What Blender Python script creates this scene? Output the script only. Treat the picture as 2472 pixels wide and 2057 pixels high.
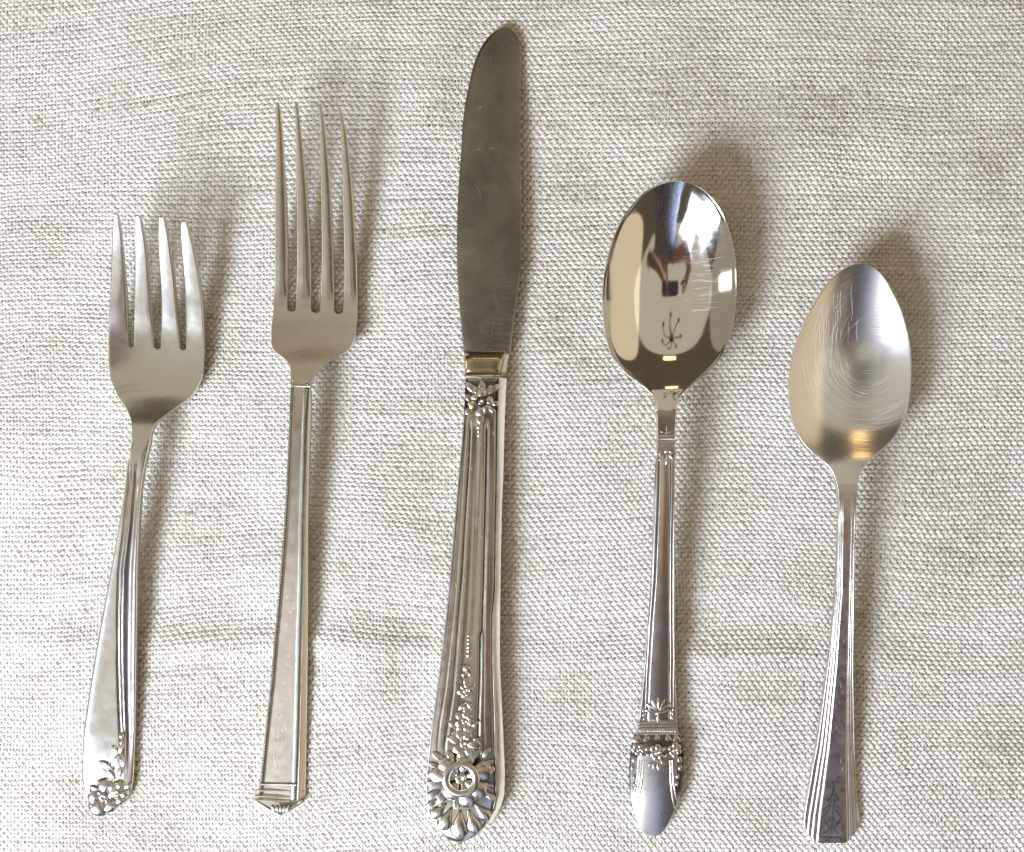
import bpy, math, random
import numpy as np
from mathutils import Vector, Matrix

# ------------------------------------------------------------------ scene, camera, light
scene = bpy.context.scene
for o in list(bpy.data.objects):
    bpy.data.objects.remove(o)
C = scene.collection
random.seed(7)
rng = np.random.default_rng(11)
MM = 0.001
W_TABLE = 0.287                       # metres of cloth across the picture
CAM_H = 0.32

cam_d = bpy.data.cameras.new('camera')
cam = bpy.data.objects.new('camera', cam_d)
C.objects.link(cam)
cam.location = (0, 0, CAM_H)
cam_d.sensor_width = 36
cam_d.lens = 36 * CAM_H / W_TABLE
cam_d.clip_start = 0.01
cam_d.clip_end = 20
scene.camera = cam

world = bpy.data.worlds.new('World')
scene.world = world
world.use_nodes = True
bg = world.node_tree.nodes['Background']
bg.inputs[0].default_value = (1.0, 0.78, 0.52, 1)
bg.inputs[1].default_value = 0.085

def area(name, loc, target, sx, sy, radiance, col, shape='RECTANGLE'):
    d = bpy.data.lights.new(name, 'AREA')
    d.shape = shape
    d.size, d.size_y = sx, sy
    d.energy = radiance * math.pi * sx * sy * (math.pi/4 if shape == 'ELLIPSE' else 1.0)
    d.color = col
    o = bpy.data.objects.new(name, d)
    C.objects.link(o)
    o.location = loc
    dv = Vector(target) - Vector(loc)
    o.rotation_euler = dv.to_track_quat('-Z', 'Y').to_euler()
    return o

area('window_light', (-0.41, -0.42, 0.37), (0, 0, 0), 0.25, 0.25, 56.0, (0.68, 0.79, 1.0))
area('added_highlight_light', (-0.34, -0.78, 0.74), (0, 0, 0), 0.44, 0.52, 1.8, (0.80, 0.90, 1.0))  # added soft lamp that enlarges the white window highlight in the spoon bowl
area('side_window_light', (-1.25, 0.0, 0.46), (0, 0, 0), 0.18, 0.32, 4.0, (1.0, 0.98, 0.95))
area('ceiling_light', (0.05, 0.10, 1.55), (0.05, 0.10, 0), 4.8, 3.4, 0.36, (1.0, 0.92, 0.75), 'ELLIPSE')
area('right_wall_light', (1.15, 0.05, 0.48), (0, 0.05, 0.42), 2.0, 0.9, 0.58, (1.0, 0.80, 0.56), 'ELLIPSE')
area('left_wall_light', (-2.0, 0.2, 0.72), (0, 0.2, 0.72), 2.8, 1.4, 0.20, (1.0, 0.92, 0.78), 'ELLIPSE')
area('warm_lamp', (0.06, 1.05, 0.74), (0, 0, 0), 0.34, 0.13, 4.0, (1.0, 0.60, 0.26))

vs = scene.view_settings
vs.view_transform = 'Standard'
vs.look = 'None'
vs.gamma = 1
vs.exposure = 0
vs.use_curve_mapping = False

# ------------------------------------------------------------------ helpers
K = W_TABLE / 2472.0                  # metres per photograph pixel on the cloth

def pchip(xp, yp, xq):
    xp = np.asarray(xp, float); yp = np.asarray(yp, float); xq = np.asarray(xq, float)
    h = np.diff(xp); d = np.diff(yp) / h
    m = np.zeros_like(yp)
    for i in range(1, len(xp) - 1):
        if d[i-1] * d[i] > 0:
            w1 = 2*h[i] + h[i-1]; w2 = h[i] + 2*h[i-1]
            m[i] = (w1 + w2) / (w1/d[i-1] + w2/d[i])
    m[0] = d[0]; m[-1] = d[-1]
    k = np.clip(np.searchsorted(xp, xq) - 1, 0, len(xp) - 2)
    t = np.clip((xq - xp[k]) / h[k], 0, 1)
    return ((1+2*t)*(1-t)**2*yp[k] + t*(1-t)**2*h[k]*m[k]
            + t*t*(3-2*t)*yp[k+1] + t*t*(t-1)*h[k]*m[k+1])

def smooth(a, n):
    a = np.array(a, float)
    for _ in range(n):
        a[1:-1] = 0.25*a[:-2] + 0.5*a[1:-1] + 0.25*a[2:]
    return a

def sstep(a, b, x):
    t = np.clip((np.asarray(x, float) - a) / (b - a), 0, 1)
    return t*t*(3-2*t)

def crop(x0, y0, sx, sy, pts):
    return [(x0 + sx*x, y0 + sy*y) for x, y in pts]

def X(px): return (np.asarray(px, float) - 1236.0) * K
def Y(py): return (1028.5 - np.asarray(py, float)) * K

def vnoise(x, y, seed, n=64):
    """smooth periodic value noise of two arrays"""
    g = np.random.default_rng(seed).random((n, n))
    xi = np.floor(x).astype(int); yi = np.floor(y).astype(int)
    fx = x - xi; fy = y - yi
    fx = fx*fx*(3-2*fx); fy = fy*fy*(3-2*fy)
    a = g[xi % n, yi % n]; b = g[(xi+1) % n, yi % n]
    c = g[xi % n, (yi+1) % n]; d = g[(xi+1) % n, (yi+1) % n]
    return (a*(1-fx)+b*fx)*(1-fy) + (c*(1-fx)+d*fx)*fy

def thing(name, label, cat, loc, group=None):
    o = bpy.data.objects.new(name, None)
    C.objects.link(o)
    o.location = loc
    o.empty_display_size = 0.01
    o['label'] = label
    o['category'] = cat
    if group: o['group'] = group
    return o

def add_obj(name, mesh, mat, parent=None, loc=(0, 0, 0), rotz=0.0, scale=(1, 1, 1)):
    o = bpy.data.objects.new(name, mesh)
    if mat is not None and not mesh.materials:
        mesh.materials.append(mat)
    C.objects.link(o)
    o.location = loc
    o.rotation_euler = (0, 0, rotz)
    o.scale = scale
    if parent is not None:
        o.parent = parent
    return o

def np_mesh(name, V, F4, smooth_shade=True):
    me = bpy.data.meshes.new(name)
    V = np.asarray(V, np.float32); F4 = np.asarray(F4, np.int32)
    n = F4.shape[1]
    me.vertices.add(len(V)); me.vertices.foreach_set('co', V.ravel())
    me.loops.add(F4.size); me.loops.foreach_set('vertex_index', F4.ravel())
    me.polygons.add(len(F4))
    me.polygons.foreach_set('loop_start', np.arange(0, F4.size, n, dtype=np.int32))
    me.update(calc_edges=True)
    me.polygons.foreach_set('use_smooth', np.full(len(F4), smooth_shade))
    return me

# ------------------------------------------------------------------ materials
def new_mat(name):
    m = bpy.data.materials.new(name)
    m.use_nodes = True
    nt = m.node_tree
    return m, nt, nt.nodes['Principled BSDF']

def metal(name, col, rough, rough_var=0.08, stain=(0.30, 0.22, 0.13), stain_amt=0.35,
          bump=0.02, bscale=900, nscale=38, streak=None, polar=None, stain_lo=0.52, stain_hi=0.75):
    m, nt, p = new_mat(name)
    N, L = nt.nodes, nt.links
    tc = N.new('ShaderNodeTexCoord')
    p.inputs['Metallic'].default_value = 1.0
    # tarnish film in soft irregular patches
    n1 = N.new('ShaderNodeTexNoise'); n1.inputs['Scale'].default_value = nscale; n1.inputs['Detail'].default_value = 5
    n1.inputs['Roughness'].default_value = 0.65
    L.new(tc.outputs['Object'], n1.inputs['Vector'])
    r1 = N.new('ShaderNodeMapRange'); r1.inputs[1].default_value = stain_lo; r1.inputs[2].default_value = stain_hi
    r1.inputs[4].default_value = stain_amt
    L.new(n1.outputs['Fac'], r1.inputs[0])
    # tarnish lodged in the engraved lines
    at = N.new('ShaderNodeAttribute'); at.attribute_name = 'tarnish'
    n2 = N.new('ShaderNodeTexNoise'); n2.inputs['Scale'].default_value = 260; n2.inputs['Detail'].default_value = 3
    L.new(tc.outputs['Object'], n2.inputs['Vector'])
    r2 = N.new('ShaderNodeMapRange'); r2.inputs[1].default_value = 0.3; r2.inputs[2].default_value = 0.6
    r2.inputs[3].default_value = 0.88
    L.new(n2.outputs['Fac'], r2.inputs[0])
    mu = N.new('ShaderNodeMath'); mu.operation = 'MULTIPLY'
    L.new(at.outputs['Fac'], mu.inputs[0]); L.new(r2.outputs[0], mu.inputs[1])
    mx = N.new('ShaderNodeMix'); mx.data_type = 'RGBA'
    mx.inputs[6].default_value = (*col, 1); mx.inputs[7].default_value = (*stain, 1)
    L.new(r1.outputs[0], mx.inputs[0])
    mx2 = N.new('ShaderNodeMix'); mx2.data_type = 'RGBA'
    mx2.inputs[7].default_value = (0.028, 0.018, 0.010, 1)
    L.new(mx.outputs[2], mx2.inputs[6]); L.new(mu.outputs[0], mx2.inputs[0])
    L.new(mx2.outputs[2], p.inputs['Base Color'])
    # roughness: patches and fine wear
    n3 = N.new('ShaderNodeTexNoise'); n3.inputs['Scale'].default_value = 420; n3.inputs['Detail'].default_value = 5
    L.new(tc.outputs['Object'], n3.inputs['Vector'])
    r3 = N.new('ShaderNodeMapRange'); r3.inputs[1].default_value = 0.3; r3.inputs[2].default_value = 0.7
    r3.inputs[3].default_value = max(0.02, rough - rough_var); r3.inputs[4].default_value = rough + rough_var
    L.new(n3.outputs['Fac'], r3.inputs[0])
    ad = N.new('ShaderNodeMath'); ad.operation = 'MULTIPLY_ADD'; ad.inputs[1].default_value = 0.25
    L.new(mu.outputs[0], ad.inputs[0]); L.new(r3.outputs[0], ad.inputs[2])
    L.new(ad.outputs[0], p.inputs['Roughness'])
    # fine relief: hammered pits and polishing scratches
    n4 = N.new('ShaderNodeTexNoise'); n4.inputs['Scale'].default_value = bscale; n4.inputs['Detail'].default_value = 4
    src = tc.outputs['Object']
    if streak:
        mp = N.new('ShaderNodeMapping'); mp.inputs['Scale'].default_value = streak
        L.new(tc.outputs['Object'], mp.inputs['Vector']); src = mp.outputs['Vector']
    if polar:
        sub = N.new('ShaderNodeVectorMath'); sub.operation = 'SUBTRACT'
        sub.inputs[1].default_value = polar
        L.new(tc.outputs['Object'], sub.inputs[0])
        sep = N.new('ShaderNodeSeparateXYZ'); L.new(sub.outputs[0], sep.inputs[0])
        a2 = N.new('ShaderNodeMath'); a2.operation = 'ARCTAN2'
        L.new(sep.outputs['Y'], a2.inputs[0]); L.new(sep.outputs['X'], a2.inputs[1])
        dx = N.new('ShaderNodeVectorMath'); dx.operation = 'LENGTH'
        wob = N.new('ShaderNodeTexNoise'); wob.inputs['Scale'].default_value = 60
        L.new(tc.outputs['Object'], wob.inputs['Vector'])
        L.new(sub.outputs[0], dx.inputs[0])
        ma = N.new('ShaderNodeMath'); ma.operation = 'MULTIPLY_ADD'; ma.inputs[1].default_value = 0.0022
        L.new(wob.outputs['Fac'], ma.inputs[0]); L.new(dx.outputs['Value'], ma.inputs[2])
        sc = N.new('ShaderNodeMath'); sc.operation = 'MULTIPLY'; sc.inputs[1].default_value = 2000
        L.new(ma.outputs[0], sc.inputs[0])
        sa = N.new('ShaderNodeMath'); sa.operation = 'MULTIPLY'; sa.inputs[1].default_value = 3.0
        L.new(a2.outputs[0], sa.inputs[0])
        cb = N.new('ShaderNodeCombineXYZ')
        L.new(sc.outputs[0], cb.inputs[0]); L.new(sa.outputs[0], cb.inputs[1])
        n4.inputs['Scale'].default_value = 1.0
        src = cb.outputs[0]
    L.new(src, n4.inputs['Vector'])
    b = N.new('ShaderNodeBump'); b.inputs['Strength'].default_value = bump
    b.inputs['Distance'].default_value = 0.0004
    L.new(n4.outputs['Fac'], b.inputs['Height'])
    L.new(b.outputs[0], p.inputs['Normal'])
    return m

SIL_A = metal('satin_silver_plate', (0.82, 0.80, 0.73), 0.19, 0.02, bump=0.03, stain_amt=0.18, stain_hi=0.95)
SIL_B = metal('worn_silver_plate', (0.78, 0.74, 0.63), 0.24, 0.03, stain=(0.52, 0.40, 0.26), stain_amt=0.35, bump=0.06, stain_lo=0.42, stain_hi=0.85)
SIL_K = metal('tarnished_silver', (0.84, 0.80, 0.69), 0.19, 0.03, stain=(0.48, 0.34, 0.24), stain_amt=0.5, bump=0.05, stain_lo=0.45, stain_hi=0.85)
SIL_S = metal('mirror_silver', (0.93, 0.91, 0.86), 0.085, 0.03, stain_amt=0.06, bump=0.05, bscale=160)
SIL_SH = metal('aged_silver_handle', (0.84, 0.78, 0.69), 0.22, 0.03, stain=(0.44, 0.30, 0.22), stain_amt=0.5, bump=0.04, stain_lo=0.45, stain_hi=0.85)
SIL_C = metal('worn_bright_silver', (0.82, 0.79, 0.73), 0.28, 0.015, stain=(0.5, 0.42, 0.36), stain_amt=0.15, bump=0.03, stain_lo=0.45, stain_hi=0.85)
STEEL = metal('dull_steel_blade', (0.42, 0.39, 0.33), 0.27, 0.03, stain=(0.15, 0.138, 0.115), stain_amt=0.85, bump=0.12, bscale=620, nscale=17, streak=(0.5, 2.0, 1), stain_lo=0.40, stain_hi=0.62)
BRASSY = metal('yellowed_bolster', (0.62, 0.53, 0.39), 0.22, 0.03, stain=(0.34, 0.24, 0.13), stain_amt=0.6, bump=0.06)

def plain(name, col, rough, metallic=0.0):
    m, nt, p = new_mat(name)
    N, L = nt.nodes, nt.links
    tc = N.new('ShaderNodeTexCoord')
    n = N.new('ShaderNodeTexNoise'); n.inputs['Scale'].default_value = 300; n.inputs['Detail'].default_value = 4
    L.new(tc.outputs['Object'], n.inputs['Vector'])
    mx = N.new('ShaderNodeMix'); mx.data_type = 'RGBA'
    mx.inputs[6].default_value = (*[c*0.75 for c in col], 1); mx.inputs[7].default_value = (*[min(1, c*1.2) for c in col], 1)
    L.new(n.outputs['Fac'], mx.inputs[0]); L.new(mx.outputs[2], p.inputs['Base Color'])
    p.inputs['Roughness'].default_value = rough
    p.inputs['Metallic'].default_value = metallic
    return m
ENGRAVE = plain('blackened_engraving', (0.05, 0.045, 0.04), 0.5, 0.6)
SCRATCH = plain('bright_scratch', (0.75, 0.73, 0.68), 0.5, 1.0)
FAINT = plain('worn_engraving', (0.36, 0.32, 0.25), 0.4, 1.0)

# linen: undyed yarn, tone carried per thread
LINEN, nt, p = new_mat('linen_yarn')
N, L = nt.nodes, nt.links
at = N.new('ShaderNodeAttribute'); at.attribute_name = 'tone'
cr = N.new('ShaderNodeValToRGB')
cr.color_ramp.elements[0].position = 0.0; cr.color_ramp.elements[0].color = (0.16, 0.12, 0.08, 1)
cr.color_ramp.elements[1].position = 1.0; cr.color_ramp.elements[1].color = (0.86, 0.80, 0.70, 1)
e = cr.color_ramp.elements.new(0.35); e.color = (0.44, 0.37, 0.27, 1)
e = cr.color_ramp.elements.new(0.65); e.color = (0.71, 0.645, 0.54, 1)
L.new(at.outputs['Fac'], cr.inputs[0])
tc = N.new('ShaderNodeTexCoord')
fz = N.new('ShaderNodeTexNoise'); fz.inputs['Scale'].default_value = 5200; fz.inputs['Detail'].default_value = 2
L.new(tc.outputs['Object'], fz.inputs['Vector'])
bp = N.new('ShaderNodeBump'); bp.inputs['Strength'].default_value = 0.5; bp.inputs['Distance'].default_value = 0.0002
L.new(fz.outputs['Fac'], bp.inputs['Height']); L.new(bp.outputs[0], p.inputs['Normal'])
L.new(cr.outputs[0], p.inputs['Base Color'])
p.inputs['Roughness'].default_value = 0.95
p.inputs['Specular IOR Level'].default_value = 0.1
p.inputs['Sheen Weight'].default_value = 0.1
BACKING = plain('dark_gap_backing', (0.13, 0.11, 0.085), 0.95)  # dark brown stands in for the shade in the weave gaps

LINT = plain('lint_fibre', (0.80, 0.78, 0.73), 0.9)
# ------------------------------------------------------------------ the cloth
def cloth_z(x, y):
    """slow waves and pressed fold lines of the cloth, metres, never above 0"""
    px = x / K + 1236.0; py = 1028.5 - y / K
    z = 1.0*vnoise(x*22 + 3, y*16 + 9, 5) + 0.75*vnoise(x*48 + 1, y*42 + 2, 6) + 0.22*vnoise(x*130, y*150 + 2, 8)
    # pressed fold running across the table
    f = py - 1580 - 0.03*(px - 1236) - 14*np.sin(px*0.006)
    f2 = py - 545 - 0.02*px - 10*np.sin(px*0.008)
    z = z + 0.30*np.exp(-(f2/30.0)**2) * sstep(1500, 900, px)
    f3 = px - 905 + 0.03*py
    z = z + 0.35*np.exp(-(f3/24.0)**2) * sstep(700, 300, py)
    z = z - 1.45
    z = np.where(z > 0, 0.15*np.tanh(z/0.15), z)
    part = 0.45 + 0.55*sstep(330, 420, px)*sstep(1060, 980, px) + 0.55*sstep(1600, 1680, px)*sstep(2000, 1930, px)
    z = z + part*(0.95*np.exp(-(f/34.0)**2) - 0.80*np.exp(-((f+85)/60.0)**2))
    return z * MM

def build_cloth():
    PX, PY = 0.92*MM, 1.22*MM
    hw, hh = 0.166, 0.139
    nx = int(2*hw/PX); ny = int(2*hh/PY)
    def warpxy(x, y):
        dx = (vnoise(x*18+5, y*14+7, 21) - 0.5)*5.0*MM + (vnoise(x*70, y*50, 22) - 0.5)*0.8*MM
        dy = (vnoise(x*15+2, y*20+4, 23) - 0.5)*6.0*MM + (vnoise(x*60, y*70, 24) - 0.5)*0.8*MM
        # the weave is pulled off square towards the far corner
        dy = dy - 0.10*np.maximum(0, -x - 0.02)*np.maximum(0, y + 0.0)*6
        return x + dx, y + dy
    allV, allF, allT = [], [], []
    off = 0
    def threads(n_thr, pitch, n_cross, cpitch, amp, rw, rh, vertical, prof, seed, bias, pinch):
        nonlocal off
        sub = 2
        ns = n_cross*sub + 1
        r = np.random.default_rng(seed)
        k = np.arange(n_thr)[:, None]; s = np.arange(ns)[None, :]
        across = (k - (n_thr-1)/2)*pitch + (r.random((n_thr, 1)) - 0.5)*0.06*pitch + 0*s
        along = (s/sub - n_cross/2)*cpitch + 0*k
        ph = np.cos(np.pi*(s/sub + k)) if vertical else -np.cos(np.pi*(s/sub + k))
        ph = ph + 0*across
        zc = amp*ph*(0.85 + 0.3*r.random((n_thr, ns))) + (r.random((n_thr, ns)) - 0.5)*0.10*MM
        across = across + (r.random((n_thr, ns)) - 0.5)*0.16*pitch + (vnoise(along/cpitch*0.12 + k*11.3, k*4.1 + 0*along, seed+9, 79) - 0.5)*0.16*pitch
        along = along + (r.random((n_thr, ns)) - 0.5)*0.16*cpitch
        # slubs: yarn thickness drifts along its length
        slub = vnoise(along/cpitch*0.09 + k*7.3, k*1.7 + 0*along, seed+1, 97)
        thick = 0.86 + 0.34*slub + (r.random((n_thr, 1)) - 0.5)*0.07 + (r.random((n_thr, ns)) - 0.5)*0.24
        fat = np.where(r.random((n_thr, ns)) > 0.997, 1.25, 1.0)
        thick = thick*fat
        # on top of the crossing the yarn swells, below it is pinched
        thick = thick*(1 + pinch*ph)
        tone = (bias + 0.26*(vnoise(along*60 + 3*np.sign(pitch), across*55 + 8, 91) - 0.5) + 0.22*(vnoise(along/cpitch*0.05 + k*3.1, k*2.3 + 0*along, seed+2, 89) - 0.5)
                + (r.random((n_thr, 1)) - 0.5)*0.05 + (r.random((n_thr, ns)) - 0.5)*0.30)
        dark = vnoise(along/cpitch*0.34 + k*5.7, k*9.1 + 0*along, seed+3, 83)
        tone = tone - 0.22*sstep(0.88, 0.98, dark) - 0.10*sstep(0.3, 0.8, vnoise(along*90 + 3, across*70 + 5, 77))
        P = []
        for (a, h) in prof:
            ax = across + a*rw*thick
            zz = zc + h*rh*thick
            xx, yy = (ax, along) if vertical else (along, ax)
            xx, yy = warpxy(xx, yy)
            P.append(np.stack([xx, yy, zz + cloth_z(xx, yy)], -1))
        V = np.stack(P, 2)                         # thr, seg, prof, 3
        m = len(prof)
        idx = np.arange(n_thr*ns*m).reshape(n_thr, ns, m) + off
        q = np.stack([idx[:, :-1, :-1], idx[:, :-1, 1:], idx[:, 1:, 1:], idx[:, 1:, :-1]], -1)
        if vertical is True:
            q = q[..., ::-1] if False else q
        allV.append(V.reshape(-1, 3)); allF.append(q.reshape(-1, 4))
        allT.append(np.repeat(tone[..., None], m, 2).ravel())
        off += V.shape[0]*V.shape[1]*V.shape[2]
    prof4 = [(-1.0, -0.55), (-0.55, 0.62), (0.55, 0.62), (1.0, -0.55)]
    prof3 = [(-1.0, -0.5), (0.0, 0.8), (1.0, -0.5)]
    threads(ny, PY, nx, PX, 0.32*MM, 0.565*MM, 0.40*MM, False, prof4, 31, 0.78, 0.20)
    threads(nx, PX, ny, PY, 0.19*MM, 0.31*MM, 0.27*MM, True, prof3, 41, 0.70, 0.12)
    V = np.concatenate(allV); F = np.concatenate(allF); T = np.concatenate(allT)
    root = thing('tablecloth', 'pale oatmeal linen tablecloth of coarse plain weave under all the cutlery', 'tablecloth', (0, 0, -0.0025))
    V[:, 2] += 0.0025
    me = np_mesh('woven_yarn', V, F)
    a = me.attributes.new('tone', 'FLOAT', 'POINT'); a.data.foreach_set('value', np.clip(T, 0, 1).astype(np.float32))
    o = add_obj('woven_yarn', me, LINEN, root)
    o['kind'] = 'stuff'
    # loose fibres and lint lying on the cloth
    V = []; F = []
    r = np.random.default_rng(5)
    for i in range(90):
        x, y = (r.random()-0.5)*0.28, (r.random()-0.5)*0.235
        a = r.random()*6.28; L_ = 0.0012 + 0.003*r.random()**2; bend = (r.random()-0.5)*2.2
        w = 0.03*MM + 0.03*MM*r.random()
        for j in range(6):
            xx, yy = x, y
            zz = float(cloth_z(np.array([x]), np.array([y]))[0]) + 0.66*MM + 0.0025
            nx_, ny_ = -math.sin(a)*w, math.cos(a)*w
            V += [(xx-nx_, yy-ny_, zz), (xx, yy, zz + w), (xx+nx_, yy+ny_, zz)]
            if j: b0 = len(V)-6; F += [(b0, b0+1, b0+4, b0+3), (b0+1, b0+2, b0+5, b0+4)]
            x += math.cos(a)*L_/5; y += math.sin(a)*L_/5; a += bend/5
    lint = add_obj('lint', np_mesh('lint', V, F), LINT, root)
    lint['kind'] = 'stuff'
    # closed backing sheet that closes the gaps, its dark colour painting shade between the yarns, running on past the yarn
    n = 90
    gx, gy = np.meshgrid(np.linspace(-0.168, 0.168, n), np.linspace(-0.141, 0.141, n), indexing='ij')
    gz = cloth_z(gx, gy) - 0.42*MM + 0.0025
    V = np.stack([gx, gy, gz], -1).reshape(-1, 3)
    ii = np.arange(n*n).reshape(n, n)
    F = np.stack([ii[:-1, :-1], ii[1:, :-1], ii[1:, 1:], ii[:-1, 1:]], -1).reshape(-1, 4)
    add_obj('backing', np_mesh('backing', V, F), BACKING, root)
    return root
build_cloth()

# ------------------------------------------------------------------ sheet-metal builder
class Sheet:
    """a solid made of rows of strips: a top surface, a bottom surface and the walls between"""
    def __init__(s):
        s.V = []; s.F = []; s.tag = []; s.tar = []
        s.prev = None
    def _v(s, x, y, z, t=0.0):
        s.V.append((x, y, z)); s.tar.append(t)
        return len(s.V) - 1
    def row(s, strips, tag, cap=False):
        """strips: dicts with x,y,zt,zb arrays, el/er = is that edge open, tar"""
        cur = []
        for k, st in enumerate(strips):
            n = len(st['x']); T = []; B = []
            for j in range(n):
                if j == 0 and k > 0 and not st['el']:
                    T.append(cur[-1]['T'][-1]); B.append(cur[-1]['B'][-1]); continue
                t = st['tar'][j] if 'tar' in st else 0.0
                T.append(s._v(st['x'][j], st['y'][j], st['zt'][j], t))
                B.append(s._v(st['x'][j], st['y'][j], st['zb'][j], t))
            cur.append(dict(T=T, B=B, el=st['el'], er=st['er']))
        if s.prev is not None:
            for k, c in enumerate(cur):
                p = s.prev[k]; tg = tag[k] if isinstance(tag, (list, tuple)) else tag
                n = len(c['T'])
                for j in range(n-1):
                    s.face((p['T'][j], p['T'][j+1], c['T'][j+1], c['T'][j]), tg)
                    s.face((p['B'][j], c['B'][j], c['B'][j+1], p['B'][j+1]), tg)
                if c['el'] or p['el']:
                    s.face((p['B'][0], p['T'][0], c['T'][0], c['B'][0]), tg)
                if c['er'] or p['er']:
                    s.face((p['T'][-1], p['B'][-1], c['B'][-1], c['T'][-1]), tg)
        if s.prev is None or cap:
            for k, c in enumerate(cur):
                tg = tag[k] if isinstance(tag, (list, tuple)) else tag
                for j in range(len(c['T'])-1):
                    f = (c['T'][j], c['B'][j], c['B'][j+1], c['T'][j+1])
                    s.face(f[::-1] if cap else f, tg)
        s.prev = cur
    def face(s, f, tg):
        g = []
        for i in f:
            if not g or i != g[-1]: g.append(i)
        if g[0] == g[-1]: g.pop()
        if len(set(g)) >= 3:
            s.F.append(tuple(g)); s.tag.append(tg)
    def finish(s, root, spec, origin):
        """spec: tag -> (name, material); returns tag -> object"""
        V = np.array(s.V, float)
        nrm = np.zeros_like(V)
        for f in s.F:
            a, b, c = V[f[0]], V[f[1]], V[f[2]]
            n = np.cross(b-a, c-a)
            if len(f) == 4:
                d = V[f[3]]; n = np.cross(c-a, d-b)
            for i in f: nrm[i] += n
        ln = np.linalg.norm(nrm, axis=1); ln[ln == 0] = 1
        nrm /= ln[:, None]
        out = {}
        tags = []
        for t in s.tag:
            if t not in tags: tags.append(t)
        for t in tags:
            name, mat = spec[t]
            fs = [f for f, g in zip(s.F, s.tag) if g == t]
            ids = sorted({i for f in fs for i in f})
            mp = {o: i for i, o in enumerate(ids)}
            me = bpy.data.meshes.new(name)
            me.from_pydata([tuple(V[i] - origin) for i in ids], [], [tuple(mp[i] for i in f) for f in fs])
            me.polygons.foreach_set('use_smooth', [True]*len(me.polygons))
            me.normals_split_custom_set_from_vertices([tuple(nrm[i]) for i in ids])
            a = me.attributes.new('tarnish', 'FLOAT', 'POINT')
            a.data.foreach_set('value', [float(s.tar[i]) for i in ids])
            out[t] = add_obj(name, me, mat, root)
        return out

def columns(xl, xr, n, inset=0.16*MM):
    w = xr - xl
    e = min(inset, 0.18*w)
    return np.concatenate([[xl], np.linspace(xl+e, xr-e, n), [xr]])

def round_profile(ts, zs, t):
    return pchip(ts, zs, t) * MM

# ornaments -------------------------------------------------------------------------
def petal_mesh(name, point=0.6, crease=0.35, nu=9, nv=7, rnd=0.7):
    """unit petal: length 1 along +x from the origin, half width 0.5, height 1"""
    V = []; F = []
    for i in range(nu):
        u = i/(nu-1)
        hw = 0.5*math.sin(math.pi*min(1, u**point*0.985+0.01))**rnd
        for j in range(nv):
            v = -1 + 2*j/(nv-1)
            h = (1-v*v)**0.5*(math.sin(math.pi*(0.08+0.84*u))**0.5) - crease*math.exp(-(v/0.28)**2)*math.sin(math.pi*u)
            V.append((u, v*hw, h - 0.25 if abs(v) < 1 else -0.35))
    for i in range(nu-1):
        for j in range(nv-1):
            a = i*nv+j
            F.append((a, a+nv, a+nv+1, a+1))
    me = np_mesh(name, V, F)
    at_ = me.attributes.new('tarnish', 'FLOAT', 'POINT')
    at_.data.foreach_set('value', [0.95 if j in (0, nv-1) or i in (0,) else (0.35 if crease > 0.2 and j == nv//2 and i < nu*0.6 else 0.0) for i in range(nu) for j in range(nv)])
    return me

def dome_mesh(name, nr=5, na=14, dimple=0.0, tight=0.5):
    """unit dome: radius 1, height 1, optional dimple in the middle"""
    V = [(0, 0, 1 - dimple)]; F3 = []
    for i in range(1, nr+1):
        r = i/nr
        h = (1 - r*r)**tight - dimple*math.exp(-(r/0.35)**2)
        if i == nr: h = -0.25
        for a in range(na):
            t = 2*math.pi*a/na
            V.append((r*math.cos(t), r*math.sin(t), h))
    F = []
    for a in range(na):
        F.append((0, 1+a, 1+(a+1) % na))
    for i in range(nr-1):
        for a in range(na):
            p, q = 1+i*na+a, 1+i*na+(a+1) % na
            F.append((p, p+na, q+na)); F.append((p, q+na, q))
    me = np_mesh(name, V, F)
    at_ = me.attributes.new('tarnish', 'FLOAT', 'POINT')
    at_.data.foreach_set('value', [(0.95 if i == nr else 0.0) for i in [0] + [k for k in range(1, nr+1) for _ in range(na)]])
    return me

def ring_mesh(name, ratio=0.28, na=26, nb=8):
    V = []; F = []
    for a in range(na):
        t = 2*math.pi*a/na
        for b in range(nb):
            s = 2*math.pi*b/nb
            r = 1 + ratio*math.cos(s)
            V.append((r*math.cos(t), r*math.sin(t), ratio*math.sin(s)))
    for a in range(na):
        for b in range(nb):
            F.append((a*nb+b, ((a+1) % na)*nb+b, ((a+1) % na)*nb+(b+1) % nb, a*nb+(b+1) % nb))
    return np_mesh(name, V, F)

def tube_mesh(name, pts, r, nb=6, flat=1.0, taper=0.0):
    """a wire along pts (world-ish coordinates relative to its parent)"""
    pts = [Vector(p) for p in pts]
    V = []; F = []
    n = len(pts)
    for i, p in enumerate(pts):
        d = (pts[min(i+1, n-1)] - pts[max(i-1, 0)]).normalized()
        side = d.cross(Vector((0, 0, 1))).normalized()
        up = side.cross(d)
        rr = r*(1 - taper*abs(2*i/(n-1) - 1)**2) if n > 1 else r
        for b in range(nb):
            s = 2*math.pi*b/nb
            V.append(p + side*rr*math.cos(s) + up*rr*flat*math.sin(s))
    for i in range(n-1):
        for b in range(nb):
            F.append((i*nb+b, i*nb+(b+1) % nb, (i+1)*nb+(b+1) % nb, (i+1)*nb+b))
    return np_mesh(name, V, F)

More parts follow.
